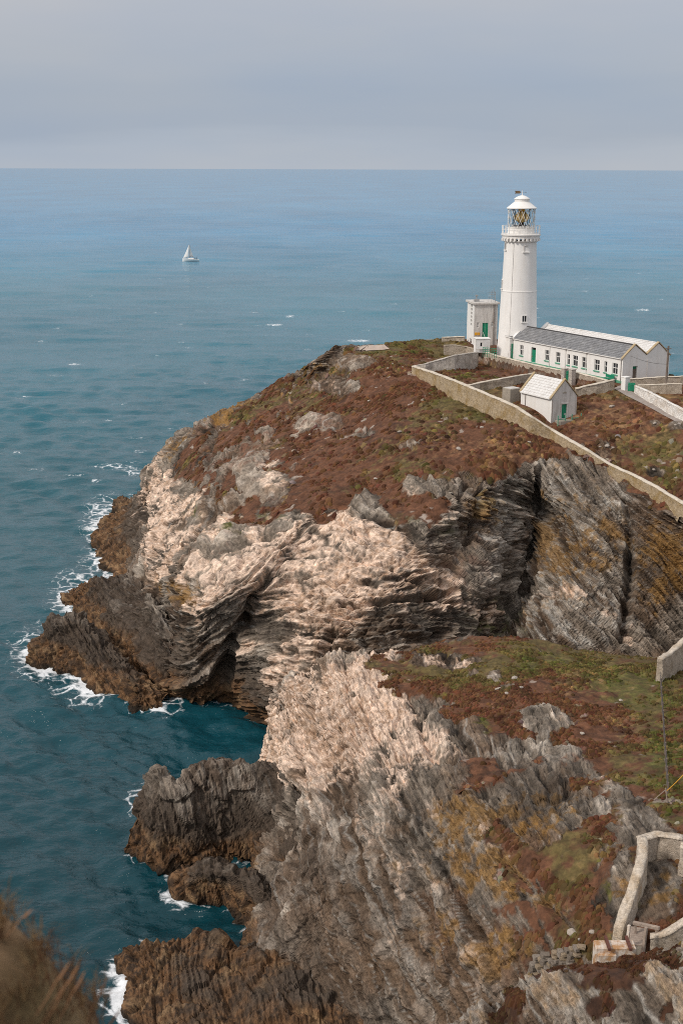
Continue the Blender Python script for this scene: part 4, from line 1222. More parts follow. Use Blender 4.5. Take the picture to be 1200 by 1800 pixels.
# railing: posts, rails and solid sheet panels
zr = tz(396.5)
for k in range(20):
    a = 2 * math.pi * (k + 0.5) / 20; x, y = (rg_ - 0.1) * math.cos(a), (rg_ - 0.1) * math.sin(a)
    MB().tube([(x, y, zdeck - 0.02), (x, y, zr + 0.06)], 0.045, 6).build('railing_post', MT['white'], GAL)
for zz in (zr, zdeck + 0.55 * (zr - zdeck), zdeck + 0.2):
    MB().tube([((rg_ - 0.1) * math.cos(2 * math.pi * k / 60), (rg_ - 0.1) * math.sin(2 * math.pi * k / 60), zz) for k in range(61)], 0.03, 5).build('rail', MT['white'], GAL, smooth=True)
rl = 22.6 * PXM
zg0, zg1 = tz(399), tz(366)
mb = MB(); mb.lathe([(rl + 0.02, zdeck - 0.02), (rl + 0.02, zg0 - 0.12), (rl + 0.10, zg0 - 0.10), (rl + 0.10, zg0), (rl - 0.3, zg0 + 0.01)], 48)
LAN = mb.build('lantern', MT['white'], LH, smooth=True)
# diamond lattice glazing: each pane its own piece
ND, NR = 16, 3
hgt = (zg1 - zg0)
def lp(a, z, r=rl): return (r * math.cos(a), r * math.sin(a), z)
bars = MB()
for k in range(ND):
    for sgn in (1, -1):
        a0 = 2 * math.pi * k / ND
        bars.tube([lp(a0 + sgn * 2 * math.pi / ND * (NR / 2) * q_, zg0 + hgt * q_) for q_ in np.linspace(0, 1, 10)], 0.035, 5)
bars.build('lattice_bars', MT['white'], LAN)
for k in range(ND * 2):
    a0 = 2 * math.pi * (k * 0.5) / ND
    da = math.pi / ND
    for rr_ in range(2 * NR):
        if (rr_ + k) % 2: continue
        zc_ = zg0 + hgt * (rr_) / NR / 1.0
        zlo, zmid, zhi = zg0 + hgt * (rr_ - 1) / NR, zg0 + hgt * rr_ / NR, zg0 + hgt * (rr_ + 1) / NR
        if zmid > zg1 + 1e-6: continue
        vs = [lp(a0, max(zlo, zg0)), lp(a0 + da, zmid), lp(a0, min(zhi, zg1)), lp(a0 - da, zmid)]
        vs = [v for i, v in enumerate(vs) if zg0 - 1e-6 <= v[2] <= zg1 + 1e-6]
        if len({(round(v[0], 3), round(v[1], 3), round(v[2], 3)) for v in vs}) < 3: continue
        if zmid <= zg0 + 1e-6: vs = [vs[1], vs[2], vs[3]] if len(vs) == 4 else vs
        elif zmid >= zg1 - 1e-6: vs = [vs[0], vs[1], vs[3]] if len(vs) == 4 else vs
        m3_ = MB(); m3_.add(vs, [tuple(range(len(vs)))]); m3_.build('pane', MT['glass'], LAN)
# lens and its plinth
mb = MB(); mb.lathe([(1.25, zg0 - 0.3), (1.25, zg0 + 0.25), (0.5, zg0 + 0.3), (0.45, zg0 + 0.8)], 24).build('lens_plinth', MT['lead'], LAN, smooth=True)
mb = MB()
pr_ = []
for q_ in np.linspace(0, 1, 26):
    r_ = 0.45 + 0.85 * math.sin(math.pi * min(1, max(0, q_)) ** 0.9) + (0.05 if int(q_ * 26) % 2 else 0)
    pr_.append((r_, zg0 + 0.75 + q_ * 1.75))
mb.lathe(pr_, 32).build('lens', MT['lens'], LAN, smooth=False)
mb = MB(); mb.lathe([(0.42, zg0 + 2.48), (0.55, zg0 + 2.55), (0.5, zg1 - 0.05), (0.2, zg1)], 24).build('lens_crown', MT['brass'], LAN, smooth=True)
mb = MB()
for k in range(10):
    a = 2 * math.pi * k / 10
    mb.tube([(1.45 * math.cos(a), 1.45 * math.sin(a), zg0), (1.45 * math.cos(a), 1.45 * math.sin(a), zg1)], 0.05, 5)
mb.build('lens_frame', MT['lead'], LAN)
# dark blackout curtain behind the optic, on the landward half
# roof
ze, zr0, zd0, zcap, zap = tz(365.5), tz(354.6), tz(354.2), tz(350), tz(344)
re_, rd_ = 25.2 * PXM, 12.6 * PXM
mb = MB()
mb.lathe([(rl - 0.2, zg1 - 0.02), (rl + 0.06, zg1 - 0.03), (rl + 0.06, ze - 0.12), (re_, ze - 0.10), (re_, ze + 0.02)] + [(re_ + (rd_ - re_) * q_, ze + 0.02 + (zr0 - ze) * (q_ ** 1.05)) for q_ in np.linspace(0.08, 1, 10)], 64)
RF = mb.build('roof', MT['tower'], LH, smooth=True)
mb = MB(); mb.lathe([(rd_ - 0.02, zr0 - 0.05), (rd_ - 0.02, zcap - 0.02), (rd_ + 0.10, zcap), (rd_ + 0.08, zcap + 0.06)] + [((rd_ + 0.05) * (1 - q_), zcap + 0.07 + (zap - zcap) * math.sin(q_ * math.pi / 2) ** 0.9) for q_ in (0.25, 0.5, 0.75, 0.94)], 40)
mb.build('ventilator_cap', MT['tower'], RF, smooth=True)
zfin = tz(334.5)
mb = MB(); mb.tube([(0, 0, zap - 0.1), (0, 0, zap + 0.25), (0, 0, zfin)], [0.13, 0.06, 0.03], 8); mb.build('finial', MT['white'], RF, smooth=True)
zv = tz(337.8)
mb = MB(); mb.prism([(-1.28, zv - 0.22), (-1.12, zv), (-1.28, zv + 0.22), (-0.45, zv + 0.22), (-0.2, zv), (-0.45, zv - 0.22)], 'y', -0.02, 0.02); mb.tube([(-0.3, 0, zv), (0.62, 0, zv)], 0.022, 5)
mb.prism([(0.5, zv - 0.09), (0.72, zv), (0.5, zv + 0.09)], 'y', -0.02, 0.02)
mb.build('weather_vane', MT['vane'], RF)


def tower_window(px, y0, y1, wpx, blind=False, sill=None):
    """a window set in the curved shaft, at a pixel column"""
    z0, z1 = tz(y1), tz(y0)
    zm = (z0 + z1) / 2; r = rad(zm)
    off = (px - (907 + (912 - 907) * (600 - (y0 + y1) / 2) / 200)) * PXM
    a = math.asin(max(-0.985, min(0.985, off / r)))
    # angle measured from the direction to the camera
    dirc = math.atan2(-TC.y, -TC.x)
    ang = dirc + a
    w = wpx * PXM
    fr_ = empty('window', (0, 0, 0)); fr_.parent = LH
    def put(mbx, nm, mat):
        c_, s_ = math.cos(ang), math.sin(ang)
        mbx.v = [(x * c_ - y * s_, x * s_ + y * c_, z) for x, y, z in mbx.v]
        return mbx.build(nm, mat, fr_)
    if not blind:
        put(MB().box(r - 0.5, r - 0.02 + 0.045, -w / 2, w / 2, z0, z1), 'pane', MT['pane'])
        put(MB().box(r - 0.3, r + 0.06, -w / 2 - 0.1, -w / 2, z0 - 0.05, z1 + 0.05).box(r - 0.3, r + 0.06, w / 2, w / 2 + 0.1, z0 - 0.05, z1 + 0.05)
            .box(r - 0.3, r + 0.062, -w / 2 - 0.1, w / 2 + 0.1, z1, z1 + 0.12).box(r - 0.3, r + 0.05, -0.035, 0.035, z0, z1), 'frame', MT['white'])
    else:
        put(MB().box(r - 0.3, r + 0.05, -w / 2, w / 2, z1 - 0.06, z1 + 0.04).box(r - 0.3, r + 0.045, -w / 2, -w / 2 + 0.07, z0, z1), 'frame', MT['grime_shade'])
    put(MB().box(r - 0.3, r + 0.18, -w / 2 - 0.22, w / 2 + 0.22, z0 - 0.2, z0 - 0.06), 'sill', MT['white'])
    return fr_


tower_window(918.6, 552, 562, 7.0)
tower_window(920.5, 430.5, 440.5, 7.5, blind=True)
tower_window(886.3, 427, 438, 5)
tower_window(881.0, 492, 506, 5)
dirc = math.atan2(-TC.y, -TC.x)
mb = MB(); mb.tube([((rad(z) + 0.02) * math.cos(dirc - 0.42), (rad(z) + 0.02) * math.sin(dirc - 0.42), z) for z in np.linspace(1, zt_shaft, 14)], 0.03, 5)
mb.build('cable', MT['grime_shade'], LH)


# ================================================================== windows, doors and roofs shared by the houses
def wall_with_holes(w, h, holes, t=0.35):
    """wall in local x (0..w), z (0..h), thickness along +y, real openings"""
    xs = sorted({0, w} | {x for a in holes for x in a[:2]}); zs = sorted({0, h} | {z for a in holes for z in a[2:]})
    mb = MB()
    for i in range(len(xs) - 1):
        for j in range(len(zs) - 1):
            cx, cz = (xs[i] + xs[i + 1]) / 2, (zs[j] + zs[j + 1]) / 2
            if any(a[0] < cx < a[1] and a[2] < cz < a[3] for a in holes): continue
            mb.add([(xs[i], 0, zs[j]), (xs[i + 1], 0, zs[j]), (xs[i + 1], 0, zs[j + 1]), (xs[i], 0, zs[j + 1])], [(0, 1, 2, 3)])
    for a in holes:
        x0, x1, z0, z1 = a
        mb.add([(x0, 0, z0), (x0, t, z0), (x0, t, z1), (x0, 0, z1)], [(0, 1, 2, 3)])
        mb.add([(x1, 0, z0), (x1, t, z0), (x1, t, z1), (x1, 0, z1)], [(3, 2, 1, 0)])
        mb.add([(x0, 0, z1), (x1, 0, z1), (x1, t, z1), (x0, t, z1)], [(0, 1, 2, 3)])
        mb.add([(x0, 0, z0), (x1, 0, z0), (x1, t, z0), (x0, t, z0)], [(3, 2, 1, 0)])
    return mb


def xf(mb, fn):
    mb.v = [fn(*v) for v in mb.v]
    return mb


def sash(parent, fn, x0, x1, z0, z1, rows=2, cols=2, sill=True, depth=0.16, sill_mat=None):
    """a window: pane, frame with glazing bars, sill; fn maps wall-local (x, depth, z) to the house frame"""
    w_ = empty('window'); w_.parent = parent
    xf(MB().box(x0, x1, depth + 0.06, depth + 0.09, z0, z1), fn).build('pane', MT['pane'], w_)
    f = MB(); b = 0.085
    f.box(x0, x0 + b, depth - 0.04, depth + 0.055, z0, z1).box(x1 - b, x1, depth - 0.04, depth + 0.055, z0, z1)
    f.box(x0 + b, x1 - b, depth - 0.04, depth + 0.055, z0, z0 + b).box(x0 + b, x1 - b, depth - 0.04, depth + 0.055, z1 - b, z1)
    for k in range(1, cols):
        xc = x0 + (x1 - x0) * k / cols; f.box(xc - 0.035, xc + 0.035, depth - 0.02, depth + 0.052, z0 + b, z1 - b)
    for k in range(1, rows):
        zc = z0 + (z1 - z0) * k / rows + (0.12 if rows == 2 else 0); f.box(x0 + b, x1 - b, depth - 0.03, depth + 0.05, zc - 0.045, zc + 0.045)
    xf(f, fn).build('frame', MT['white'], w_)
    if sill: xf(MB().box(x0 - 0.08, x1 + 0.08, -0.12, depth - 0.05, z0 - 0.16, z0 + 0.002), fn).build('sill', sill_mat or MT['palegreen'], w_)
    return w_


def slate_roof(parent, name, u0, u1, eave, ridge, mat, course=0.33, lift=0.03):
    """one roof slope: overlapping courses of slates, joined, over a deck. eave/ridge are (v, z)"""
    ev, ez = eave; rv, rz = ridge
    Ls = math.hypot(rv - ev, rz - ez); nx, nz_ = -(rz - ez) / Ls, (rv - ev) / Ls
    if nz_ < 0: nx, nz_ = -nx, -nz_
    rs_ = random.Random(int(abs(u0 * 13 + ev * 7) * 10))
    deck = MB()
    deck.add([(ev, u0, ez), (rv, u0, rz), (rv, u1, rz), (ev, u1, ez), (ev - nx * .12, u0, ez - nz_ * .12), (rv - nx * .12, u0, rz - nz_ * .12), (rv - nx * .12, u1, rz - nz_ * .12), (ev - nx * .12, u1, ez - nz_ * .12)],
             [(0, 3, 2, 1), (4, 5, 6, 7), (0, 4, 7, 3), (1, 2, 6, 5), (0, 1, 5, 4), (3, 7, 6, 2)])
    d = deck.build(name, mat, parent)
    sl = MB(); nC = int(Ls / course)
    for c in range(nC):
        a = c / nC * Ls; b_ = min(Ls, a + Ls / nC * 1.15)
        u = u0 - rs_.random() * 0.4
        while u < u1:
            w = 0.55 + rs_.random() * 0.1
            ua, ub = max(u, u0) + 0.008, min(u + w, u1) - 0.008
            u += w
            if ub - ua < 0.05: continue
            h1 = lift + 0.03 + rs_.random() * 0.018; h2 = 0.012
            def q(s_, uu, h): return (ev + (rv - ev) * s_ / Ls + nx * h, uu, ez + (rz - ez) * s_ / Ls + nz_ * h)
            sl.add([q(a - 0.03, ua, h1), q(a - 0.03, ub, h1), q(b_, ub, h2), q(b_, ua, h2), q(a - 0.03, ua, 0.002), q(a - 0.03, ub, 0.002)], [(0, 1, 2, 3), (4, 5, 1, 0)])
    o = sl.build('slates', mat, d)
    o['kind'] = 'stuff'
    return d


# ================================================================== keepers' cottages
CT = empty('keepers_cottages', (K.x, K.y, K.z), rotz)
tag(CT, 'long low white cottages with grey slate roof and green sills beside the tower', 'cottages')
EV = 38.55 - K.z                                                 # eave height
W1, W2 = 4.5, 9.0
RZ = EV + 1.85
def loc(px, py):                                                  # local length along the facade for a pixel column on it
    best = None
    for k in range(0, 2001):
        u = LEN * k / 2000
        w_ = K + dirL * u; pxx = project(np.array([[w_.x, w_.y, K.z + 2.0]]))[0][0]
        if best is None or abs(pxx - px) < best[0]: best = (abs(pxx - px), u)
    return best[1]
wz0, wz1 = 1.05, 2.75
wins = [(916, 0.42), (960.8, 0.48), (980, 0.48), (998.4, 0.3), (1010.2, 0.55), (1026.2, 0.52), (1048.2, 0.55), (1063.6, 0.3), (1080, 0.55)]
holes = []
wl = []
for px_, hw_ in wins:
    u = loc(px_, 0); hw_ *= 1.15
    wl.append((u - hw_, u + hw_)); holes.append((u - hw_, u + hw_, wz0, wz1))
ud = loc(937, 0); holes.append((ud - 0.62, ud + 0.62, 0.30, 2.75))
holes = sorted(holes)
# facade: wall-local x -> house y, depth -> house +x
fa_ = lambda x, d, z: (d, x, z)
xf(wall_with_holes(LEN, EV, holes), fa_).build('facade_wall', MT['white'], CT)
xf(MB().box(-0.02, LEN, -0.06, -0.002, -2.2, 0.28), fa_).build('plinth', MT['palegreen'], CT)
for (a, b) in wl: sash(CT, fa_, a, b, wz0, wz1, 2, 1 if b - a < 0.8 else 2)
dr_ = xf(MB().box(ud - 0.62, ud + 0.62, 0.2, 0.26, 0.30, 2.35), fa_).build('door', MT['green'], CT)
xf(MB().box(ud - 0.58, ud + 0.58, 0.22, 0.25, 2.38, 2.75), fa_).build('fanlight', MT['pane'], dr_)
xf(MB().box(ud + 0.4, ud + 0.5, 0.13, 0.2, 1.2, 1.32), fa_).build('handle', MT['brass'], dr_)
# near gable end with a doorway, far gable, right wall
def gable(y, name, holes_=None):
    poly = [(0, -2.2), (W2, -2.2), (W2, EV), (W1 + 2.25, RZ + 0.05), (W1, EV + 0.25), (2.25, RZ), (0, EV)]
    mb = MB()
    if not holes_:
        mb.add([(x, y, z) for x, z in poly], [(0, 1, 2, 3, 4), (0, 4, 5, 6)])
    else:
        (hx0, hx1, hz0, hz1) = holes_
        a = y
        mb.add([(0, a, -2.2), (hx0, a, -2.2), (hx0, a, hz1), (0, a, EV)], [(0, 1, 2, 3)])
        mb.add([(hx1, a, -2.2), (W2, a, -2.2), (W2, a, EV), (hx1, a, hz1)], [(0, 1, 2, 3)])
        mb.add([(hx0, a, -2.2), (hx1, a, -2.2), (hx1, a, hz0), (hx0, a, hz0)], [(0, 1, 2, 3)])
        mb.add([(0, a, EV), (hx0, a, hz1), (hx1, a, hz1), (W2, a, EV), (W1 + 2.25, a, RZ + 0.05), (W1, a, EV + 0.25), (2.25, a, RZ)], [(0, 1, 5, 6), (1, 2, 5), (2, 3, 4, 5)])
        mb.add([(hx0, a, hz0), (hx0, a + .4, hz0), (hx0, a + .4, hz1), (hx0, a, hz1)], [(0, 1, 2, 3)])
        mb.add([(hx1, a, hz0), (hx1, a + .4, hz0), (hx1, a + .4, hz1), (hx1, a, hz1)], [(3, 2, 1, 0)])
        mb.add([(hx0, a, hz1), (hx1, a, hz1), (hx1, a + .4, hz1), (hx0, a + .4, hz1)], [(0, 1, 2, 3)])
    return mb.build(name, MT['white'], CT)
gd0, gd1 = 1.95, 2.85
gable(0.0, 'gable_wall', (gd0, gd1, 0.1, 2.35))
MB().box(gd0, gd1, 0.32, 0.38, 0.1, 1.9).build('door', MT['wood'], CT)
MB().box(gd0, gd1, 0.33, 0.37, 1.92, 2.35).build('fanlight', MT['green'], CT)
gable(LEN - 0.001, 'gable_wall')
MB().add([(W2, 0, -2.2), (W2, LEN, -2.2), (W2, LEN, EV), (W2, 0, EV)], [(0, 1, 2, 3)]).build('rear_wall', MT['white'], CT)
slate_roof(CT, 'roof_slope', 0.25, LEN - 0.25, (-0.16, EV - 0.02), (2.25, RZ), MT['slate'])
slate_roof(CT, 'roof_slope', 0.25, LEN - 0.25, (W1, EV + 0.22), (2.25, RZ), MT['slate'])
slate_roof(CT, 'roof_slope', 0.25, LEN - 0.25, (W1, EV + 0.24), (W1 + 2.25, RZ + 0.05), MT['whiteslate'])
slate_roof(CT, 'roof_slope', 0.25, LEN - 0.25, (W2 + 0.16, EV - 0.02), (W1 + 2.25, RZ + 0.05), MT['whiteslate'])
MB().tube([(2.25, 0.25, RZ + 0.06), (2.25, LEN - 0.25, RZ + 0.06)], 0.11, 6).build('ridge_tiles', MT['lead'], CT)
MB().tube([(W1 + 2.25, 0.25, RZ + 0.1), (W1 + 2.25, LEN - 0.25, RZ + 0.1)], 0.11, 6).build('ridge_tiles', MT['whiteslate'], CT)
def coping(parent, y0, y1, pts, mat, h=0.16, name='coping'):
    for i in range(len(pts) - 1):
        (xa, za), (xb, zb) = pts[i], pts[i + 1]
        mb = MB(); mb.add([(xa, y0, za), (xb, y0, zb), (xb, y1, zb), (xa, y1, za), (xa, y0, za + h), (xb, y0, zb + h), (xb, y1, zb + h), (xa, y1, za + h)],
                          [(0, 1, 2, 3), (4, 7, 6, 5), (0, 4, 5, 1), (3, 2, 6, 7), (0, 3, 7, 4), (1, 5, 6, 2)])
        mb.build(name, mat, parent)
gp = [(-0.2, EV - 0.12), (2.25, RZ + 0.1), (W1, EV + 0.32), (W1 + 2.25, RZ + 0.15), (W2 + 0.2, EV - 0.1)]
coping(CT, -0.1, 0.36, gp, MT['coping'])
coping(CT, LEN - 0.4, LEN + 0.1, gp, MT['white'], 0.34)
for px_ in (965.6, 993.6, 1030, 1091):
    u = loc(px_, 0)
    MB().tube([(-0.09, u, EV - 0.1), (-0.09, u, -0.2)], 0.055, 6).build('downpipe', MT['white'] if px_ != 1091 else MT['pipe'], CT, smooth=True)
    if px_ in (993.6, 1030): MB().box(-0.24, -0.01, u - 0.14, u + 0.14, EV - 0.32, EV - 0.06).build('rain_hopper', MT['pipe'], CT)
MB().box(-0.26, -0.165, 0.1, LEN - 0.2, EV - 0.14, EV - 0.03).build('gutter', MT['white'], CT)
MB().tube([(4.7, -0.06, EV - 0.4), (4.7, -0.06, 0.1)], 0.05, 6).build('downpipe', MT['grime_shade'], CT)

# flat roofed porch between the tower and the cottages
PW, PL, PH = 2.9, 3.2, EV + 0.05
PC = K + dirL * (LEN + 0.02) + dirW * (-0.45)
PO = empty('porch', (PC.x, PC.y, K.z), rotz)
tag(PO, 'small white flat roofed porch with green door at the foot of the tower', 'porch')
hx = lambda x, d, z: (x, d, z)
fa2 = lambda x, d, z: (d, x, z)
xf(wall_with_holes(PL, PH, []), fa2).build('wall', MT['white'], PO)
MB().add([(0, 0, 0), (0.44, 0, 0), (0.44, 0, PH), (0, 0, PH)], [(0, 1, 2, 3)]).add([(0, PL, 0), (PW, PL, 0), (PW, PL, PH), (0, PL, PH)], [(3, 2, 1, 0)]).box(0.0, 0.43, 0.003, 0.3, -2.0, PH - 0.01).box(0.003, 0.3, 0.3, PL, -2.0, 0.0).build('wall', MT['white'], PO)
MB().box(-0.18, PW, -0.18, PL + 0.1, PH, PH + 0.22).build('roof', MT['white'], PO, bevel=0.03)
MB().box(-0.16, PW - 0.1, -0.16, PL + 0.05, PH + 0.221, PH + 0.25).build('roof_lead', MT['lead'], PO)
pd_ = MB().box(0.06, 0.40, -0.05, -0.004, 0.25, 2.75).build('door', MT['green'], PO)
MB().box(0.33, 0.36, -0.09, -0.05, 1.2, 1.4).build('handle', MT['brass'], pd_)

# green bench by the near corner
bq = K + dirL * (loc(1076.6, 0)) - dirW * 0.75
BN = empty('bench', (bq.x, bq.y, K.z - 0.02), rotz)
tag(BN, 'green painted bench against the cottage wall near its gable corner', 'bench')
MB().box(-0.28, 0.28, -1.0, 1.0, 0.42, 0.50).build('seat', MT['green'], BN)
MB().box(0.24, 0.32, -1.0, 1.0, 0.55, 1.0).build('backrest', MT['green'], BN)
for yy in (-0.9, 0.82):
    for xx in (-0.25, 0.2): MB().box(xx, xx + 0.08, yy, yy + 0.08, -0.6, 0.42).build('leg', MT['green'], BN)

# ================================================================== engine house
EK = PD(831.5, 606, 236.0); EK.z = PD(831.5, 606, 236.0).z
EH = empty('engine_house', (EK.x, EK.y, EK.z), math.radians(8))
tag(EH, 'square white engine house with green door left of the tower', 'engine house')
mpx = 243.0 / F_PX
EWd, EDp, EHt = 40.5 * mpx, 5.2, 68 * mpx
def fx(px): return (px - 831.5) * mpx / math.cos(math.radians(8)) * 1.0
def fz(py): return (606 - py) * mpx * 1.02
hol = [(fx(846), fx(856), fz(595.5), fz(570)), (fx(836.5), fx(840.5), fz(577.5), fz(569)), (fx(861), fx(865.5), fz(576.5), fz(568))]
wall_with_holes(EWd, EHt, hol).box(0.002, EWd - 0.002, 0.002, 0.3, -1.5, 0.0).build('front_wall', MT['grime_shade'], EH)
sd0 = 1.5
side_holes = [(sd0, sd0 + 1.1, fz(577.5), fz(540)), (sd0 - 0.2, sd0 + 1.3, 0.05, fz(598))]
xf(wall_with_holes(EDp, EHt, side_holes), fa2).build('side_wall', MT['white'], EH)
MB().box(0.35, 0.42, sd0 - 0.2, sd0 + 1.3, 0.0, fz(598)).build('undercroft_dark', MT['dark'], EH)  # near-black sheet standing in for the shade inside the undercroft opening
MB().add([(EWd, 0, -1.5), (EWd, EDp, -1.5), (EWd, EDp, EHt), (EWd, 0, EHt)], [(0, 1, 2, 3)]).add([(0, EDp, -1.5), (EWd, EDp, -1.5), (EWd, EDp, EHt), (0, EDp, EHt)], [(3, 2, 1, 0)]).build('rear_wall', MT['white'], EH)
MB().box(-0.3, EWd + 0.3, -0.3, EDp + 0.2, EHt, EHt + 0.34).build('roof_slab', MT['grime_shade'], EH, bevel=0.02)
dd = MB().box(hol[0][0], hol[0][1], 0.1, 0.16, hol[0][2], hol[0][3]).build('door', MT['green'], EH)
MB().box(hol[0][0] + 0.48, hol[0][0] + 0.54, 0.06, 0.1, hol[0][2], hol[0][3]).build('door_seam', MT['palegreen'], dd)
for h_ in hol[1:]: sash(EH, hx, *h_, 3, 2, sill=False, depth=0.12)
z_a, z_b = side_holes[0][2], side_holes[0][3]
stp = (z_b - z_a) / 6
sw = empty('stair_window'); sw.parent = EH
xf(MB().box(sd0, sd0 + 1.1, 0.2, 0.24, z_a, z_b), fa2).build('pane', MT['pane'], sw)
mb = MB()
for k in range(7): mb.box(sd0, sd0 + 1.1, 0.05, 0.19, z_a + k * stp - 0.11, z_a + k * stp + 0.11)
xf(mb, fa2).build('transom', MT['white'], sw)
for (xa, xb) in ((833.2, 837.8), (838.8, 842)):
    sg = MB().box(fx(xa), fx(xb), -0.05, -0.003, fz(590.3), fz(585.6)).build('warning_sign', MT['yellow'], EH)
MB().tube([(fx(846.5), -0.35, fz(585)), (fx(851), -0.45, fz(596))], 0.035, 5).build('handrail', MT['white'], EH)
# aerials and pipes
for (px_, top) in ((862, 517), (865.5, 513.5), (868, 519)):
    MB().tube([(fx(px_), 0.6, EHt + 0.3), (fx(px_), 0.6, fz(top))], 0.05, 5).build('aerial', MT['metal'], EH)
mb = MB()
for zz in (fz(528), fz(524), fz(520)): mb.tube([(fx(857), 0.6, zz), (fx(869), 0.6, zz)], 0.035, 4)
mb.tube([(fx(857), 0.6, EHt + 0.3), (fx(857), 0.6, fz(526))], 0.035, 4)
mb.build('aerial_frame', MT['metal'], EH)
mb = MB(); mb.box(fx(834), fx(842), 1.0, 1.9, EHt + 0.34, EHt + 0.75); mb.tube([(fx(838), 1.4, EHt + 0.7), (fx(838), 1.4, fz(524.5))], 0.09, 6); mb.box(fx(836.4), fx(840), 1.1, 1.7, fz(527), fz(525))
mb.build('roof_vent', MT['metal'], EH)
for px_, t_ in ((866.5, 535), (864.5, 540)):
    MB().tube([(fx(px_), -0.08, fz(t_)), (fx(px_), -0.08, 0.0)], 0.05, 5).build('downpipe', MT['pipe'], EH)

# cream equipment cabin and the green railing in front of it
def ground_box(px0, px1, pyt, pyb, D):
    a = PD(px0, pyb, D); b_ = PD(px1, pyb, D); t_ = PD((px0 + px1) / 2, pyt, D)
    return a, (b_ - a).length, t_.z - a.z
a, w_, h_ = ground_box(836, 861, 596.5, 614, 229.0)
CB = empty('equipment_cabin', tuple(a), math.radians(6))
tag(CB, 'small cream cabin with a dark hatch between engine house and tower', 'cabin')
wall_with_holes(w_, h_, [(w_ * 0.30, w_ * 0.44, h_ * 0.28, h_ * 0.66)]).box(0.002, w_ - 0.002, 0.3, 2.0, -0.6, h_ - 0.01).build('wall', MT['white'], CB)
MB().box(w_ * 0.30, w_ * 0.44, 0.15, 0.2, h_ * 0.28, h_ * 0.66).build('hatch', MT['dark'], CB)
MB().box(w_ * 0.56, w_ * 0.9, -0.03, -0.003, 0.05, h_ * 0.8).build('door', MT['whiteslate'], CB)
MB().box(-0.1, w_ + 0.1, -0.1, 2.1, h_, h_ + 0.1).build('roof', MT['white'], CB)

a = PD(848, 622, 224.0); b_ = PD(872, 624.5, 222.5)
GR = empty('green_railing', tuple(a)); tag(GR, 'green tubular railing on the wall in front of the cream cabin', 'railing')
dv = b_ - a; hh = 1.05
for k in range(7):
    q_ = dv * (k / 6); MB().tube([(q_.x, q_.y, q_.z - 0.5), (q_.x, q_.y, q_.z + hh)], 0.045, 5).build('post', MT['green'], GR)
for zz in (0.15, 0.45, 0.75, hh):
    MB().tube([(0, 0, zz), (dv.x, dv.y, dv.z + zz)], 0.04, 5).build('rail', MT['green'], GR)


# ================================================================== store shed
SK = P(967.5, 742, 31.6)
g0 = hit(967.5, 744, 0)
print('SHED ground', g0, 'assumed', SK)
SK = g0 if g0 is not None and abs(g0.z - 31.6) < 2.5 else SK
SH = empty('store_shed', tuple(SK), rotz)
tag(SH, 'small white store shed with whitewashed slate roof and green door', 'shed')
ms = (SK - CAMP).length / F_PX
SW, SL = 4.35, 7.3
SEV = 44 * ms
SRZ = SEV + 2.35
for nm, y in (('gable_wall', 0.0), ('gable_wall', SL)):
    mb = MB()
    if y == 0:
        h0, h1, ht = 1.75, 2.65, 2.55; zb_ = 0.55
        mb.add([(0, 0, -0.8), (h0, 0, -0.8), (h0, 0, ht), (0, 0, SEV)], [(0, 1, 2, 3)]).add([(h1, 0, -0.8), (SW, 0, -0.8), (SW, 0, SEV), (h1, 0, ht)], [(0, 1, 2, 3)])
        mb.add([(h0, 0, -0.8), (h1, 0, -0.8), (h1, 0, zb_), (h0, 0, zb_)], [(0, 1, 2, 3)])
        mb.add([(0, 0, SEV), (h0, 0, ht), (h1, 0, ht), (SW, 0, SEV), (SW / 2, 0, SRZ)], [(0, 1, 4), (1, 2, 4), (2, 3, 4)])
        for xx in (h0, h1): mb.add([(xx, 0, zb_), (xx, .3, zb_), (xx, .3, ht), (xx, 0, ht)], [(0, 1, 2, 3)])
        mb.add([(h0, 0, ht), (h1, 0, ht), (h1, .3, ht), (h0, .3, ht)], [(0, 1, 2, 3)])
        mb.build(nm, MT['grime_shade'], SH)  # door gable greyed for shade; the sunward side wall stays white
        dr2 = MB().box(h0, h1, 0.14, 0.2, zb_, ht).build('door', MT['green'], SH)
        MB().box(h0 + 0.62, h0 + 0.78, 0.10, 0.14, 0.95, 1.2).build('handle', MT['white'], dr2)
        MB().box(h0 - 0.16, h0, -0.05, -0.002, zb_, ht).box(h1, h1 + 0.16, -0.05, -0.002, zb_, ht).box(h0 - 0.2, h1 + 0.2, -0.08, -0.002, ht, ht + 0.18).build('door_surround', MT['grime_shade'], SH)
        MB().prism([(SW / 2 - 0.3, SEV + 0.55), (SW / 2 + 0.3, SEV + 0.55), (SW / 2 + 0.18, SEV + 0.75), (SW / 2 - 0.18, SEV + 0.75)], 'y', -0.06, -0.002).build('plaque', MT['concrete'], SH)
    else:
        mb.add([(0, y, -0.8), (SW, y, -0.8), (SW, y, SEV), (SW / 2, y, SRZ), (0, y, SEV)], [(0, 4, 3, 2, 1)]).build(nm, MT['white'], SH)
MB().add([(0, 0, -1.2), (0, SL, -1.2), (0, SL, SEV), (0, 0, SEV)], [(3, 2, 1, 0)]).build('side_wall', MT['white'], SH)
MB().add([(SW, 0, -0.8), (SW, SL, -0.8), (SW, SL, SEV), (SW, 0, SEV)], [(0, 1, 2, 3)]).build('side_wall', MT['grime_shade'], SH)
slate_roof(SH, 'roof_slope', 0.2, SL - 0.2, (-0.22, SEV - 0.1), (SW / 2, SRZ), MT['whiteslate'], 0.42, 0.05)
slate_roof(SH, 'roof_slope', 0.2, SL - 0.2, (SW + 0.22, SEV - 0.1), (SW / 2, SRZ), MT['whiteslate'], 0.42, 0.05)
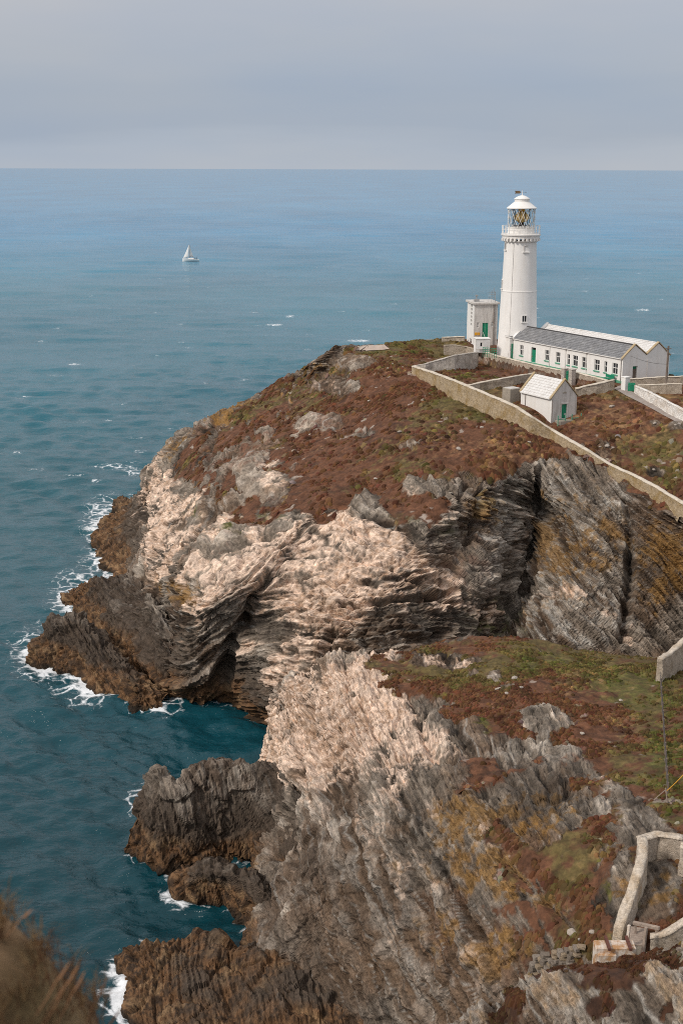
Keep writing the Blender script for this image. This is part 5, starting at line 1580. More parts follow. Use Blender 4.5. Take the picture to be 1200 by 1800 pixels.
sp_ = [(-0.25, SEV - 0.14), (SW / 2, SRZ + 0.1), (SW + 0.25, SEV - 0.14)]
coping(SH, -0.12, 0.3, sp_, MT['coping'], 0.18); coping(SH, SL - 0.3, SL + 0.12, sp_, MT['coping'], 0.18)
MB().box(-0.34, -0.23, 0.2, SL - 0.2, SEV - 0.2, SEV - 0.08).build('gutter', MT['white'], SH)
MB().tube([(-0.08, SL - 1.2, SEV - 0.2), (-0.08, SL - 1.2, -0.5)], 0.05, 5).build('downpipe', MT['pipe'], SH)
MB().tube([(0.1, -0.08, SEV - 0.2), (0.1, -0.08, -0.5)], 0.05, 5).build('downpipe', MT['pipe'], SH)
# step and rails in front of its door
ST = empty('door_step', tuple(SK), rotz); tag(ST, 'stone platform in front of the green shed door', 'step')
MB().box(0.6, 4.3, -1.3, -0.10, -0.9, 0.42).build('platform', MT['concrete'], ST, bevel=0.05)
for k, (x0, x1, lab) in enumerate(((0.3, 1.6, 'pale green rail left of the shed door'), (2.7, 4.3, 'pale green rail right of the shed door'))):
    RL = empty('door_rail', tuple(SK), rotz); tag(RL, lab, 'rail')
    for xx in (x0, x1): MB().box(xx - 0.05, xx + 0.05, -1.25, -1.15, -0.3, 1.25).build('post', MT['palegreen'], RL)
    MB().box(x0 + 0.05, x1 - 0.05, -1.23, -1.17, 0.62, 0.72).build('rail', MT['palegreen'], RL)

# concrete tank behind the shed
tk = hit(904, 706, 0) or P(904, 706, 32.5)
TKo = empty('water_tank', tuple(tk), rotz); tag(TKo, 'square brown concrete tank beside the shed', 'tank')
MB().box(-1.0, 1.0, -0.2, 1.8, -1.2, 1.9).build('tank_body', MT['concrete'], TKo, bevel=0.04)
MB().box(-0.85, 0.85, -0.05, 1.65, 1.902, 1.96).build('lid', MT['grime_shade'], TKo)


# ================================================================== rubble walls
def stone_wall(name, pts, mat, cap_mat, label, thick=0.45, which=0, step=0.35, zoff=0.0, cap=0.18, seed=3, gaps=0.06, Ds=None):
    """pts: (px, py of the top, py of the foot); the foot is put on the ground seen there"""
    W = []
    for i, (px, pt_, pb) in enumerate(pts):
        g = hit(px, pb, which) if Ds is None else PD(px, pb, Ds[i])
        if g is None: g = P(px, pb, 33)
        D = math.hypot(g.x, g.y)
        W.append((g.x, g.y, g.z, PD(px, pt_, D).z))
    W = np.array(W)
    seglen = np.hypot(*np.diff(W[:, :2], axis=0).T)
    ts = np.concatenate([k + np.arange(max(2, int(l / step))) / max(2, int(l / step)) for k, l in enumerate(seglen)] + [[len(W) - 1.0]])
    i = np.minimum(ts.astype(int), len(W) - 2); f = (ts - i)[:, None]
    C = W[i] * (1 - f) + W[i + 1] * f
    tang = np.gradient(C[:, :2], axis=0); tang /= np.linalg.norm(tang, axis=1, keepdims=True) + 1e-9
    nor = np.stack([tang[:, 1], -tang[:, 0]], 1)
    rows_ = 7
    G = []
    foot = np.array([min(gz(c[0], c[1], which, c[2]), c[2]) for c in C]) - 0.5
    for side in (-1, 1):
        g = []
        for r in range(rows_):
            q = r / (rows_ - 1)
            z = foot + (C[:, 3] - foot) * q
            off = thick / 2 * (1.25 - 0.25 * q)
            g.append(np.column_stack([C[:, :2] + nor * side * off, z]))
        G.append(np.array(g))
    prof_ = np.concatenate([G[0], G[1][::-1]])                       # up one side, down the other
    p = prof_.reshape(-1, 3)
    p = p + 0.07 * np.stack([vnoise(p, 0.7, seed), vnoise(p, 0.7, seed + 1), vnoise(p, 0.7, seed + 2)], 1)
    root = empty(name, (0, 0, 0)); tag(root, label, 'wall')
    n = len(C)
    q = grid_quads(2 * rows_, n)
    caps = [[0 + r * n for r in range(2 * rows_)], [n - 1 + r * n for r in range(2 * rows_)][::-1]]
    me = np_mesh('masonry', p, quads=q, smooth=False)
    o = link('masonry', me, mat, root)
    bm = bmesh.new(); bm.from_mesh(me); bm.verts.ensure_lookup_table()
    for c_ in caps: bm.faces.new([bm.verts[k] for k in c_])
    bmesh.ops.recalc_face_normals(bm, faces=bm.faces); bm.to_mesh(me); bm.free()
    if cap:
        prf = [(-thick / 2 - 0.07, 0.0), (-thick / 2 - 0.05, cap * 0.7), (-thick / 4, cap), (thick / 4, cap), (thick / 2 + 0.05, cap * 0.7), (thick / 2 + 0.07, 0.0)]
        g = np.array([np.column_stack([C[:, :2] + nor * a_, C[:, 3] + b_ - 0.02]) for a_, b_ in prf])
        p = g.reshape(-1, 3); p = p + 0.05 * np.stack([vnoise(p, 0.6, seed + 5), vnoise(p, 0.6, seed + 6), vnoise(p, 0.6, seed + 7)], 1)
        me = np_mesh('coping', p, quads=grid_quads(len(prf), n), smooth=True)
        bm = bmesh.new(); bm.from_mesh(me); bm.verts.ensure_lookup_table()
        for k0 in (0, n - 1): bm.faces.new([bm.verts[k0 + r * n] for r in range(len(prf))])
        bmesh.ops.recalc_face_normals(bm, faces=bm.faces); bm.to_mesh(me); bm.free()
        link('coping', me, cap_mat, root)
    return root


stone_wall('boundary_wall', [(726, 644, 657), (760, 655, 676), (800, 670, 702), (850, 691, 725), (904, 714, 743), (930, 731, 758), (968, 755, 772), (1020, 785, 797), (1075, 819, 835), (1112, 835, 853), (1150, 855, 872), (1200, 885, 901), (1290, 930, 946), (1400, 985, 1003)],
           MT['rubble_ochre'], MT['wallcap'], 'long lichened boundary wall curving down the heath from the garden', 0.5)
stone_wall('garden_wall', [(727, 643, 656), (747, 640, 656), (758, 636, 654), (796, 625, 650), (837, 619, 645)], MT['rubble_grey'], MT['rubble_grey'], 'pale grey wall closing the far side of the walled garden', 0.45, cap=0.1)
def on_yard(px, v):
    o = K - dirW * v; d = ray(px, 650)
    A2 = np.array([[d.x, -dirL.x], [d.y, -dirL.y]]); k_, u_ = np.linalg.solve(A2, np.array([o.x, o.y]))
    return k_ * math.hypot(d.x, d.y)


rw1 = [(837, 614, 644), (875, 626, 650), (912, 635, 655), (939, 641.5, 660), (962, 646.5, 666), (989, 651.5, 674)]
rw2 = [(1008, 654, 682), (1040, 662, 688), (1069, 670, 690)]
stone_wall('retaining_wall', rw1, MT['rubble'], MT['wallcap'], 'buff rubble retaining wall below the cottage facade', 0.5, cap=0.12, Ds=[on_yard(q[0], 3.4) for q in rw1])
stone_wall('retaining_wall', rw2, MT['rubble'], MT['wallcap'], 'short buff retaining wall under the near end of the cottages', 0.5, cap=0.12, Ds=[on_yard(q[0], 3.4) for q in rw2])
stone_wall('yard_wall', [(779, 607, 622), (800, 606.5, 625), (820, 610, 628), (838, 614, 634)], MT['rubble'], MT['rubble'], 'buff rubble wall below the engine house', 0.5, cap=0.1)
stone_wall('dividing_wall', [(822, 677, 690), (860, 669, 684), (900, 662, 678), (939, 656, 672)], MT['rubble'], MT['wallcap'], 'low wall dividing the walled garden', 0.4, cap=0.12)
stone_wall('garden_wall', [(1010, 683, 696), (1045, 675, 692), (1077, 668, 687)], MT['rubble'], MT['wallcap'], 'pale capped wall between shed and cottage corner', 0.45, cap=0.15)
stone_wall('path_wall', [(1116, 678, 691), (1140, 689, 706), (1167, 703, 721), (1200, 721, 740), (1260, 750, 772), (1400, 815, 842)], MT['whitewash'], MT['whitewash'], 'whitewashed wall running beside the path', 0.4, cap=0.1)
stone_wall('gable_yard_wall', [(1103, 666, 678), (1140, 664, 677), (1200, 661, 676), (1260, 660, 676), (1340, 664, 684)], MT['rubble'], MT['wallcap'], 'grey wall in front of the cottage gable', 0.4, cap=0.1)
stone_wall('pen_wall', [(1119, 677, 692), (1150, 676, 692), (1197, 674, 692)], MT['rubble'], MT['wallcap'], 'lower grey pen wall behind the telegraph pole', 0.4, cap=0.1)
stone_wall('cliff_edge_wall', [(776, 593, 600), (800, 592, 600), (816, 592, 601)], MT['rubble'], MT['wallcap'], 'low wall on the cliff edge beside the engine house', 0.4, cap=0.1)


def pillar(px, pt_, pb, w, mat, label, which=0):
    g = hit(px, pb, which); D = math.hypot(g.x, g.y)
    h = PD(px, pt_, D).z - g.z
    r = empty('gate_pillar', tuple(g), rotz); tag(r, label, 'pillar')
    MB().box(-w / 2, w / 2, -w / 2, w / 2, -0.6, h).build('shaft', mat, r, bevel=0.03)
    MB().box(-w / 2 - 0.06, w / 2 + 0.06, -w / 2 - 0.06, w / 2 + 0.06, h + 0.002, h + 0.14).build('cap', mat, r, bevel=0.03)
    return r, g, h


pillar(991, 648.5, 674, 0.8, MT['rubble_grey'], 'left pale pillar of the yard gate below the cottages')
pillar(1004, 650, 678, 0.8, MT['rubble_grey'], 'right pale pillar of the yard gate below the cottages')
pillar(1098, 663.5, 685, 0.9, MT['white'], 'white gate pillar at the near corner of the cottages')
def gate(pxa, pxb, pt_, pb, name, label, D):
    a = PD(pxa, pb, D); b_ = PD(pxb, pb, D); t_ = PD(pxa, pt_, D)
    r = empty(name, tuple(a)); tag(r, label, 'gate')
    v = b_ - a; h = t_.z - a.z
    n_ = 6
    for k in range(n_):
        q0, q1 = v * (k / n_ + 0.004), v * ((k + 1) / n_ - 0.004)
        mb = MB(); o_ = Vector((-v.y, v.x, 0)).normalized() * 0.03
        vs = []
        for zz in (0.05, h):
            for q_ in (q0, q1): vs += [(q_.x, q_.y, zz), (q_.x + o_.x, q_.y + o_.y, zz)]
        mb.add(vs, [(0, 2, 6, 4), (1, 5, 7, 3), (0, 4, 5, 1), (2, 3, 7, 6), (4, 6, 7, 5), (0, 1, 3, 2)]).build('board', MT['green'], r)
    MB().tube([(0, -0.04, h * 0.8), (v.x, v.y - 0.04, h * 0.8)], 0.04, 4).build('cross_bar', MT['green'], r)
    MB().tube([(0, -0.04, h * 0.25), (v.x, v.y - 0.04, h * 0.25)], 0.04, 4).build('cross_bar', MT['green'], r)
g_ = hit(997, 676, 0); gate(993.5, 1001.5, 652, 676, 'yard_gate', 'narrow green gate between two pale pillars below the cottages', math.hypot(g_.x, g_.y))
g_ = hit(1108, 688, 0); gate(1102.5, 1115, 672.5, 688.5, 'path_gate', 'wide green boarded gate at the top of the path', math.hypot(g_.x, g_.y))

# paths lie on the ground as thin sheets
def sheet(name, edge_l, edge_r, mat, which=0, lift=0.06, n=40, m=6):
    def res(e):
        e = np.array(e, float); t = np.linspace(0, len(e) - 1, n); i = np.minimum(t.astype(int), len(e) - 2); f = (t - i)[:, None]
        return e[i] * (1 - f) + e[i + 1] * f
    l, r = res(edge_l), res(edge_r)
    pts = []
    for a, b in zip(l, r):
        ga, gb = hit(*a, which), hit(*b, which)
        for k in range(m):
            q_ = ga.lerp(gb, k / (m - 1)); pts.append((q_.x, q_.y, max(gz(q_.x, q_.y, which, q_.z), q_.z - 0.05) + lift))
    p = np.array(pts).reshape(n, m, 3)
    for _ in range(3): p[1:-1, :, 2] = (p[:-2, :, 2] + p[1:-1, :, 2] * 2 + p[2:, :, 2]) / 4
    me = np_mesh(name, p.reshape(-1, 3), quads=grid_quads(n, m))
    bm = bmesh.new(); bm.from_mesh(me); bmesh.ops.recalc_face_normals(bm, faces=bm.faces); bm.to_mesh(me); bm.free()
    return link(name, me, mat)


MT['path'] = simple('worn_path', (0.30, 0.26, 0.235), 0.9, 0.15, 1.5, (0.20, 0.15, 0.12), 0.6, 0.8, 0.3, 4.0)
MT['pad'] = simple('landing_pad_concrete', (0.46, 0.37, 0.31), 0.9, 0.12, 0.6, (0.30, 0.22, 0.17), 0.6, 0.4, 0.3, 4.0)
tag(sheet('path', [(1078, 683), (1098, 695), (1130, 711), (1165, 730), (1240, 772), (1390, 850)], [(1090, 678), (1112, 690), (1140, 706.5), (1170, 723), (1245, 762), (1395, 838)], MT['path']), 'worn grey path beside the whitewashed wall', kind='structure')
tag(sheet('landing_pad', [(622, 616), (645, 617), (672, 616), (684, 614)], [(640, 608.5), (655, 607.5), (668, 607), (675, 606.5)], MT['pad'], lift=0.1), 'pale concrete landing pad at the rim of the far headland', kind='structure')

# telegraph pole and its wires
pg = hit(1168.6, 692, 0); D_ = math.hypot(pg.x, pg.y); pt_ = PD(1174, 608, D_)
TP = empty('telegraph_pole', tuple(pg)); tag(TP, 'leaning wooden telegraph pole in the pen beyond the path', 'pole')
MB().tube([(0, 0, -0.6), (pt_.x - pg.x, pt_.y - pg.y, pt_.z - pg.z)], [0.19, 0.14], 10).build('post', MT['wood'], TP, smooth=True)
MB().box(-0.4, 0.4, -0.05, 0.05, -0.04, 0.04).build('cross_arm', MT['wood'], TP).location = (pt_.x - pg.x, pt_.y - pg.y - 0.15, pt_.z - pg.z - 0.35)
wa = K + dirW * 1.3 - dirL * 0.1 + Vector((0, 0, EV + 0.35)); wb = Vector(pg) + (pt_ - pg) * 0.62
wr = MB(); pts_ = []
for k in range(17):
    q_ = k / 16; v_ = wa.lerp(wb, q_); pts_.append((v_.x, v_.y, v_.z - 0.9 * 4 * q_ * (1 - q_) * 0.35))
WR = wr.tube(pts_, 0.025, 4).build('overhead_wire', MT['lead']); tag(WR, 'thin overhead wire from pole to cottage gable', 'wire')


# ================================================================== yacht
YP = P(336, 459.5, 0)
Yd = math.hypot(YP.x, YP.y); YM = Yd / F_PX * 1.02
YT = empty('yacht', (YP.x, YP.y, 0), math.radians(4)); tag(YT, 'white sailing yacht under two sails far out at sea', 'yacht')
def yx(px): return (px - 336) * YM
LOA0, LOA1 = yx(321.5), yx(349.5)
hl = []
secs = 12
for k in range(secs + 1):
    q_ = k / secs; x = LOA0 + (LOA1 - LOA0) * q_
    bw = 2.3 * math.sin(math.pi * min(1, 0.08 + q_ * 0.72)) ** 0.8
    if k == 0: bw = 0.05
    sh = 2.1 - 0.9 * q_ + 0.35 * q_ * q_
    hl.append([(x, -bw, sh), (x, -bw * 0.85, 0.6), (x, -bw * 0.4, -0.5), (x, 0, -0.9), (x, bw * 0.4, -0.5), (x, bw * 0.85, 0.6), (x, bw, sh)])
mb = MB(); mb.add([p_ for s_ in hl for p_ in s_], [(i * 7 + j, i * 7 + j + 1, (i + 1) * 7 + j + 1, (i + 1) * 7 + j) for i in range(secs) for j in range(6)] + [tuple(i * 7 for i in range(secs + 1)) + tuple(i * 7 + 6 for i in range(secs, -1, -1)), tuple(secs * 7 + j for j in range(7))])
HU = mb.build('hull', MT['white'], YT, smooth=True)
MB().box(yx(331), yx(341), -1.2, 1.2, 1.3, 2.4).build('cabin_top', MT['white'], YT, bevel=0.2)
mx_ = yx(333.6); zb_, ztop = 2.2, (459.5 - 430) * YM
MB().tube([(mx_, 0, 1.0), (mx_, 0, ztop)], 0.16, 6).build('mast', MT['metal'], YT)
MB().tube([(mx_, 0, 3.4), (yx(340), 0.5, 3.3)], 0.16, 6).build('boom', MT['metal'], YT)
def sail(pts3, belly, nm):
    a, b_, c_ = (Vector(q_) for q_ in pts3); n_ = 10; vs = []; fs = []; ids = {}
    for i in range(n_ + 1):
        for j in range(n_ + 1 - i):
            u_, v_ = i / n_, j / n_; w__ = 1 - u_ - v_
            q_ = a * w__ + b_ * u_ + c_ * v_; q_ = q_ + Vector((0, 1, 0)) * belly * 9 * (u_ * w__ + v_ * w__ * 0.8 + u_ * v_ * 0.5)
            ids[i, j] = len(vs); vs.append(q_)
    for i in range(n_):
        for j in range(n_ - i):
            fs.append((ids[i, j], ids[i + 1, j], ids[i, j + 1]))
            if i + j < n_ - 1: fs.append((ids[i + 1, j], ids[i + 1, j + 1], ids[i, j + 1]))
    o = MB().add(vs, fs).build(nm, MT['whiteslate'] if False else MT['white'], YT, smooth=True)
    m = o.modifiers.new('cloth', 'SOLIDIFY'); m.thickness = 0.05
    return o
sail([(mx_ + 0.2, 0, 3.6), (yx(339.6), 0.5, 3.5), (mx_ + 0.1, 0, ztop - 0.3)], 0.25, 'mainsail')
sail([(LOA0 + 0.6, 0, 2.4), (yx(332), -1.0, 3.0), (mx_ - 0.1, 0, ztop - 0.8)], -0.25, 'headsail')
for k, px_ in enumerate((341.5, 345)):
    MB().lathe([(0.28, 1.4), (0.33, 2.0), (0.3, 2.5), (0.16, 2.62), (0.19, 2.8), (0.15, 3.0), (0.05, 3.06)], 8, cx=yx(px_)).build('cockpit_fitting', MT['lead'], YT, smooth=True)


# ================================================================== gate, walls and steps on the near headland
def near_wall(name, pts, mat, cap_mat, label, **kw):
    return stone_wall(name, pts, mat, cap_mat, label, which=1, step=0.2, **kw)


near_wall('gate_wall', [(1124, 1474, 1530), (1127, 1500, 1552), (1118, 1530, 1580), (1105, 1570, 1618), (1092, 1606, 1650), (1084, 1632, 1674), (1080, 1652, 1694)], MT['near_lime'], MT['near_lime'],
          'pale rubble wall running down to the bridge gate', thick=0.52, cap=0.20, seed=31)
near_wall('gate_wall', [(1122, 1474, 1516), (1150, 1466, 1505), (1175, 1468, 1506), (1196, 1472, 1508)], MT['near_rubble'], MT['near_lime'],
          'pale rubble cross wall above the bridge gate', thick=0.6, cap=0.12, seed=41)
near_wall('curved_wall', [(1140, 1645, 1672), (1158, 1643, 1668), (1174, 1636, 1662), (1188, 1627, 1655), (1204, 1616, 1648), (1230, 1600, 1640)], MT['near_rubble'], MT['near_lime'],
          'curving pale capped wall right of the bridge gate', thick=0.45, cap=0.16, seed=51)
near_wall('wall_end', [(1158, 1158, 1180), (1172, 1150, 1174), (1188, 1136, 1162), (1204, 1120, 1152), (1230, 1100, 1140)], MT['near_rubble'], MT['near_lime'],
          'end of a pale capped wall at the top of the fence', thick=0.5, cap=0.16, seed=61, Ds=[122, 124, 126, 128, 131])
near_wall('pale_pier', [(1192, 1486, 1534), (1200, 1487, 1536), (1212, 1488, 1538)], MT['near_lime'], MT['near_lime'], 'pale masonry pier at the end of the cross wall', thick=0.7, cap=0.14, seed=71)


def at1(px, py, dz=0.0):
    g = hit(px, py, 1)
    return Vector((g.x, g.y, g.z + dz))


MT['timber'] = simple('bleached_timber', (0.33, 0.26, 0.21), 0.85, 0.25, 5.0, (0.16, 0.11, 0.09), 0.6, 3.0, 0.3, 12)
MT['rustwhite'] = simple('rust_stained_paint', (0.68, 0.60, 0.52), 0.7, 0.1, 3.0, (0.36, 0.17, 0.05), 0.9, 1.6, 0.2, 8, th=(0.42, 0.60))


def beam(name, a, b, w, h, mat, parent=None):
    a, b = Vector(a), Vector(b); d = (b - a); l = d.length; d.normalize()
    s_ = d.cross(Vector((0, 0, 1)))
    if s_.length < 1e-3: s_ = Vector((1, 0, 0))
    s_.normalize(); u_ = s_.cross(d)
    vs = []
    for q_ in (a, b):
        for (i, j) in ((-1, -1), (1, -1), (1, 1), (-1, 1)): vs.append(q_ + s_ * (i * w / 2) + u_ * (j * h / 2))
    return MB().add(vs, [(0, 1, 2, 3), (7, 6, 5, 4), (0, 4, 5, 1), (1, 5, 6, 2), (2, 6, 7, 3), (3, 7, 4, 0)]).build(name, mat, parent, bevel=min(w, h) * 0.12)


def to_local(root, v): return tuple(Vector(v) - Vector(root.location))


gb = at1(1118, 1668)
DK = empty('bridge_deck', tuple(gb)); tag(DK, 'grey planked landing behind the two gate posts', 'deck')
Dg = math.hypot(gb.x, gb.y)
zdk = max(at1(*q).z for q in ((1104, 1660), (1133, 1662), (1138, 1632), (1108, 1628), (1120, 1645))) + 0.12
gb = P(1118, 1664, zdk); DK.location = gb; Dg = math.hypot(gb.x, gb.y)
print('DECK', zdk, gb)
def lvl(px, py, z): return P(px, py, z)
c0, c1, c2, c3 = lvl(1104, 1660, zdk), lvl(1133, 1662, zdk), lvl(1138, 1632, zdk), lvl(1108, 1628, zdk)
for k in range(8):
    q0, q1 = k / 8 + 0.006, (k + 1) / 8 - 0.006
    a0, a1 = c0.lerp(c3, q0), c0.lerp(c3, q1); b0, b1 = c1.lerp(c2, q0), c1.lerp(c2, q1)
    vs = [to_local(DK, v) for v in (a0, b0, b1, a1)]
    vs = [(x, y, z - 0.08) for x, y, z in vs] + vs
    MB().add(vs, [(3, 2, 1, 0), (4, 5, 6, 7), (0, 1, 5, 4), (1, 2, 6, 5), (2, 3, 7, 6), (3, 0, 4, 7)]).build('plank', MT['timber'], DK)
vs = [to_local(DK, v) for v in (c0, c1, c2, c3)]
vs = [(x, y, z - 1.6) for x, y, z in vs] + [(x, y, z - 0.09) for x, y, z in vs]
MB().add(vs, [(3, 2, 1, 0), (4, 5, 6, 7), (0, 1, 5, 4), (1, 2, 6, 5), (2, 3, 7, 6), (3, 0, 4, 7)]).build('support_block', MT['concrete'], DK)

for (px, pb, pt_, tx, lab) in ((1100, 1664, 1626, 1105, 'pale leaning gate post beside the white wall'), (1128, 1672, 1630, 1135, 'brown leaning gate post right of the deck')):
    a = PD(px, pb, Dg - 0.3); b = PD(tx, pt_, Dg - 0.1)
    GP = empty('gate_post', tuple(a)); tag(GP, lab, 'post')
    beam('post', (0, 0, -0.8), b - a, 0.17, 0.17, MT['timber'] if px > 1110 else MT['rustwhite'], GP)
    beam('brace', (0.0, 0.25, -0.4), (b - a) * 0.55 + Vector((0, 0.05, 0)), 0.08, 0.08, MT['rust'], GP)
a, b = PD(1112, 1622, Dg + 1.6), PD(1158, 1632, Dg + 0.9)
HB = empty('barrier_beam', tuple(a)); tag(HB, 'horizontal bleached timber barrier across the landing', 'beam')
beam('beam', (0, 0, 0), b - a, 0.22, 0.22, MT['timber'], HB)
for q_ in (0.1, 0.9): beam('leg', (b - a) * q_ + Vector((0, 0, -1.2)), (b - a) * q_ + Vector((0, 0, -0.1)), 0.14, 0.14, MT['timber'], HB)
# steps going off to the right
for k in range(6):
    q = at1(1168 + k * 8.5, 1632 - k * 4.2)
    zst = zdk + 0.14 * k - 0.1
    c = P(1168 + k * 8.5, 1632 - k * 4.2, zst)
    S_ = MB().box(-0.17, 0.17, -0.75, 0.75, -0.9, 0.0).build('step', MT['concrete'], None, bevel=0.02)
    S_.location = c; S_.rotation_euler = (0, 0, math.radians(-28))
    tag(S_, ('lowest', 'second', 'third', 'fourth', 'fifth', 'topmost visible')[k] + ' worn stone step right of the bridge landing', 'step', 'flight of steps by the bridge gate')
# rust stained anchor block with two girders
a, b = PD(1046, 1676, Dg - 2.6), PD(1118, 1676, Dg - 2.2)
AB = empty('anchor_block', tuple(a)); tag(AB, 'rust stained white block in front of the gate posts', 'block')
w_ = (b - a).length
MB().box(0, w_, 0, 0.9, -1.5, 0.35).build('block', MT['rustwhite'], AB, bevel=0.05)
MB().box(0.1, w_ * 0.5, -0.25, -0.003, -1.2, 0.05).build('ledge', MT['rustwhite'], AB, bevel=0.04)
for q_ in (0.28, 0.80): MB().box(w_ * q_, w_ * q_ + 0.17, -0.3, 1.1, 0.352, 0.52).build('girder', MT['rust'], AB)

# dry stone revetment: each stone its own piece
RV = empty('drystone_revetment', tuple(at1(965, 1712))); tag(RV, 'small dry stone revetment of flat slabs on the slope', 'revetment')
rs = random.Random(12)
MT['stone'] = [simple('dry_stone', c_, 0.9, 0.25, 4.0, (0.12, 0.095, 0.07), 0.6, 2.5, 0.5, 10) for c_ in ((0.24, 0.20, 0.165), (0.18, 0.145, 0.115), (0.29, 0.22, 0.15))]
protos = []
for k in range(6):
    bm = bmesh.new(); bmesh.ops.create_cube(bm, size=1.0)
    bmesh.ops.bevel(bm, geom=bm.edges[:], offset=0.14, segments=1, affect='EDGES')
    for v in bm.verts: v.co += Vector((rs.uniform(-.09, .09), rs.uniform(-.09, .09), rs.uniform(-.09, .09)))
    me = bpy.data.meshes.new('stone'); bm.to_mesh(me); bm.free(); me.materials.append(MT['stone'][k % 3]); protos.append(me)
for row in range(7):
    t = 0.0
    while t < 1.0:
        w_ = rs.uniform(0.28, 0.6)
        px = 930 + 78 * (t + 0.03 * row); pyb = 1722 - 16 * t + 10 * math.sin(t * 3.14) * 0
        g = at1(px, pyb)
        c = g + Vector((0, 0.10 * row, 0.05 + row * 0.21))
        o = bpy.data.objects.new('stone', protos[rs.randrange(6)]); COL.objects.link(o); o.parent = RV
        o.location = to_local(RV, c); o.scale = (w_ * 1.05, rs.uniform(0.4, 0.6), rs.uniform(0.19, 0.25))
        o.rotation_euler = (rs.uniform(-.08, .08), rs.uniform(-.06, .06), rs.uniform(-.25, .25) + 0.1)
        t += w_ / 2.75

# wire fence down the green slope
FN = empty('wire_fence', tuple(at1(1164, 1290))); tag(FN, 'thin dark wire fence running down the green slope', 'fence')
fp = [at1(1158 + 14 * (k / 15) ** 1.0, 1182 + (1398 - 1182) * (k / 15)) for k in range(16)]
for q in fp: beam('post', to_local(FN, q + Vector((0, 0, -0.3))), to_local(FN, q + Vector((0.02, 0, 1.05))), 0.11, 0.11, MT['wood'], FN)
for h_ in (0.35, 0.65, 0.95): MB().tube([to_local(FN, q + Vector((0, 0, h_))) for q in fp], 0.022, 4).build('wire', MT['lead'], FN)
ep = at1(1173, 1412)
EP = empty('fence_end_post', tuple(ep)); tag(EP, 'pale end post with stay at the foot of the wire fence', 'post')
beam('post', (0, 0, -0.3), PD(1169, 1385, math.hypot(ep.x, ep.y)) - ep, 0.09, 0.09, MT['timber'], EP)
st0 = at1(1146, 1408); beam('stay', st0 - ep, (PD(1168, 1389, math.hypot(ep.x, ep.y)) - ep), 0.06, 0.06, MT['timber'], EP)
ra = PD(1170, 1391, math.hypot(ep.x, ep.y)); rb = at1(1215, 1362, 0.9)
RP = MB().tube([ra.lerp(rb, k / 8) - Vector((0, 0, 0.12 * math.sin(math.pi * k / 8))) for k in range(9)], 0.03, 5).build('rope', MT['yellow']); tag(RP, 'yellow rope stretched from the fence end post', 'rope')

# ================================================================== loose boulders lying in the heath
MT['boulder'] = simple('pale_boulder', (0.40, 0.345, 0.295), 0.9, 0.25, 3.0, (0.22, 0.18, 0.14), 0.6, 1.5, 0.6, 6)
bprot = []
for k in range(5):
    bm = bmesh.new(); bmesh.ops.create_icosphere(bm, subdivisions=2, radius=0.5)
    co = np.array([v.co[:] for v in bm.verts]); nz = fbm(co + k * 10, 0.6, 3, 90 + k)
    for v, d in zip(bm.verts, nz): v.co = v.co * (1 + 0.35 * d); v.co.z *= 0.7; v.co.x = round(v.co.x * 6) / 6 * 0.5 + v.co.x * 0.5
    me = bpy.data.meshes.new('boulder'); bm.to_mesh(me); bm.free(); me.materials.append(MT['boulder']); bprot.append(me)
rs = random.Random(44)
far = [(846, 752, 'against the foot of the boundary wall below the shed'), (1054, 786, 'left one of a pair above the curving boundary wall'), (1066, 785, 'right one of a pair above the curving boundary wall'), (1148, 826, 'alone on the turf above the lowest stretch of wall'),
       (742, 705, 'in the heath below the corner of the walled garden'), (648, 705, 'on the middle of the red slope, high up'), (792, 868, 'at the lower rim of the heath above the dark gully'), (702, 760, 'in the middle of the red slope'),
       (806, 790, 'in the straw coloured grass below the garden wall'), (545, 765, 'low on the left side of the red slope'), (1150, 745, 'left of the path wall on the brown turf'), (1186, 748, 'on the path edge beside the whitewashed wall'),
       (930, 778, 'just below the boundary wall under the shed'), (660, 842, 'near the lower rim of the red slope'), (690, 640, 'on the upper slope below the landing pad'), (1075, 716, 'on the brown turf between shed and path')]
near = [(1090, 1232, 'on the green slope left of the fence'), (905, 1193, 'at the upper rim of the near headland'), (875, 1212, 'left one of three below the upper rim'), (890, 1220, 'middle one of three below the upper rim'), (915, 1210, 'right one of three below the upper rim'),
        (1022, 1290, 'on the lower edge of the heather'), (955, 1238, 'above the grey outcrop in the heather'), (1005, 1640, 'left one of the cluster beside the gate wall'), (1018, 1652, 'lowest of the cluster beside the gate wall'), (1040, 1640, 'right one of the cluster beside the gate wall')]
for lst, which, lab, grp, s0, s1 in ((far, 0, 'pale boulder ', 'boulders on the far heath', 0.4, 0.9), (near, 1, 'small pale stone ', 'stones on the near slope', 0.3, 0.65)):
    for (px, py, where) in lst:
        g = hit(px, py, which)
        if g is None: continue
        o = bpy.data.objects.new('boulder', bprot[rs.randrange(5)]); COL.objects.link(o)
        k = rs.uniform(s0, s1); o.scale = (k, k * rs.uniform(.7, 1.1), k * rs.uniform(.6, .9)); o.location = g + Vector((0, 0, k * 0.12)); o.rotation_euler = (rs.uniform(-.3, .3), rs.uniform(-.3, .3), rs.uniform(0, 6))
        tag(o, lab + where, 'boulder', grp)


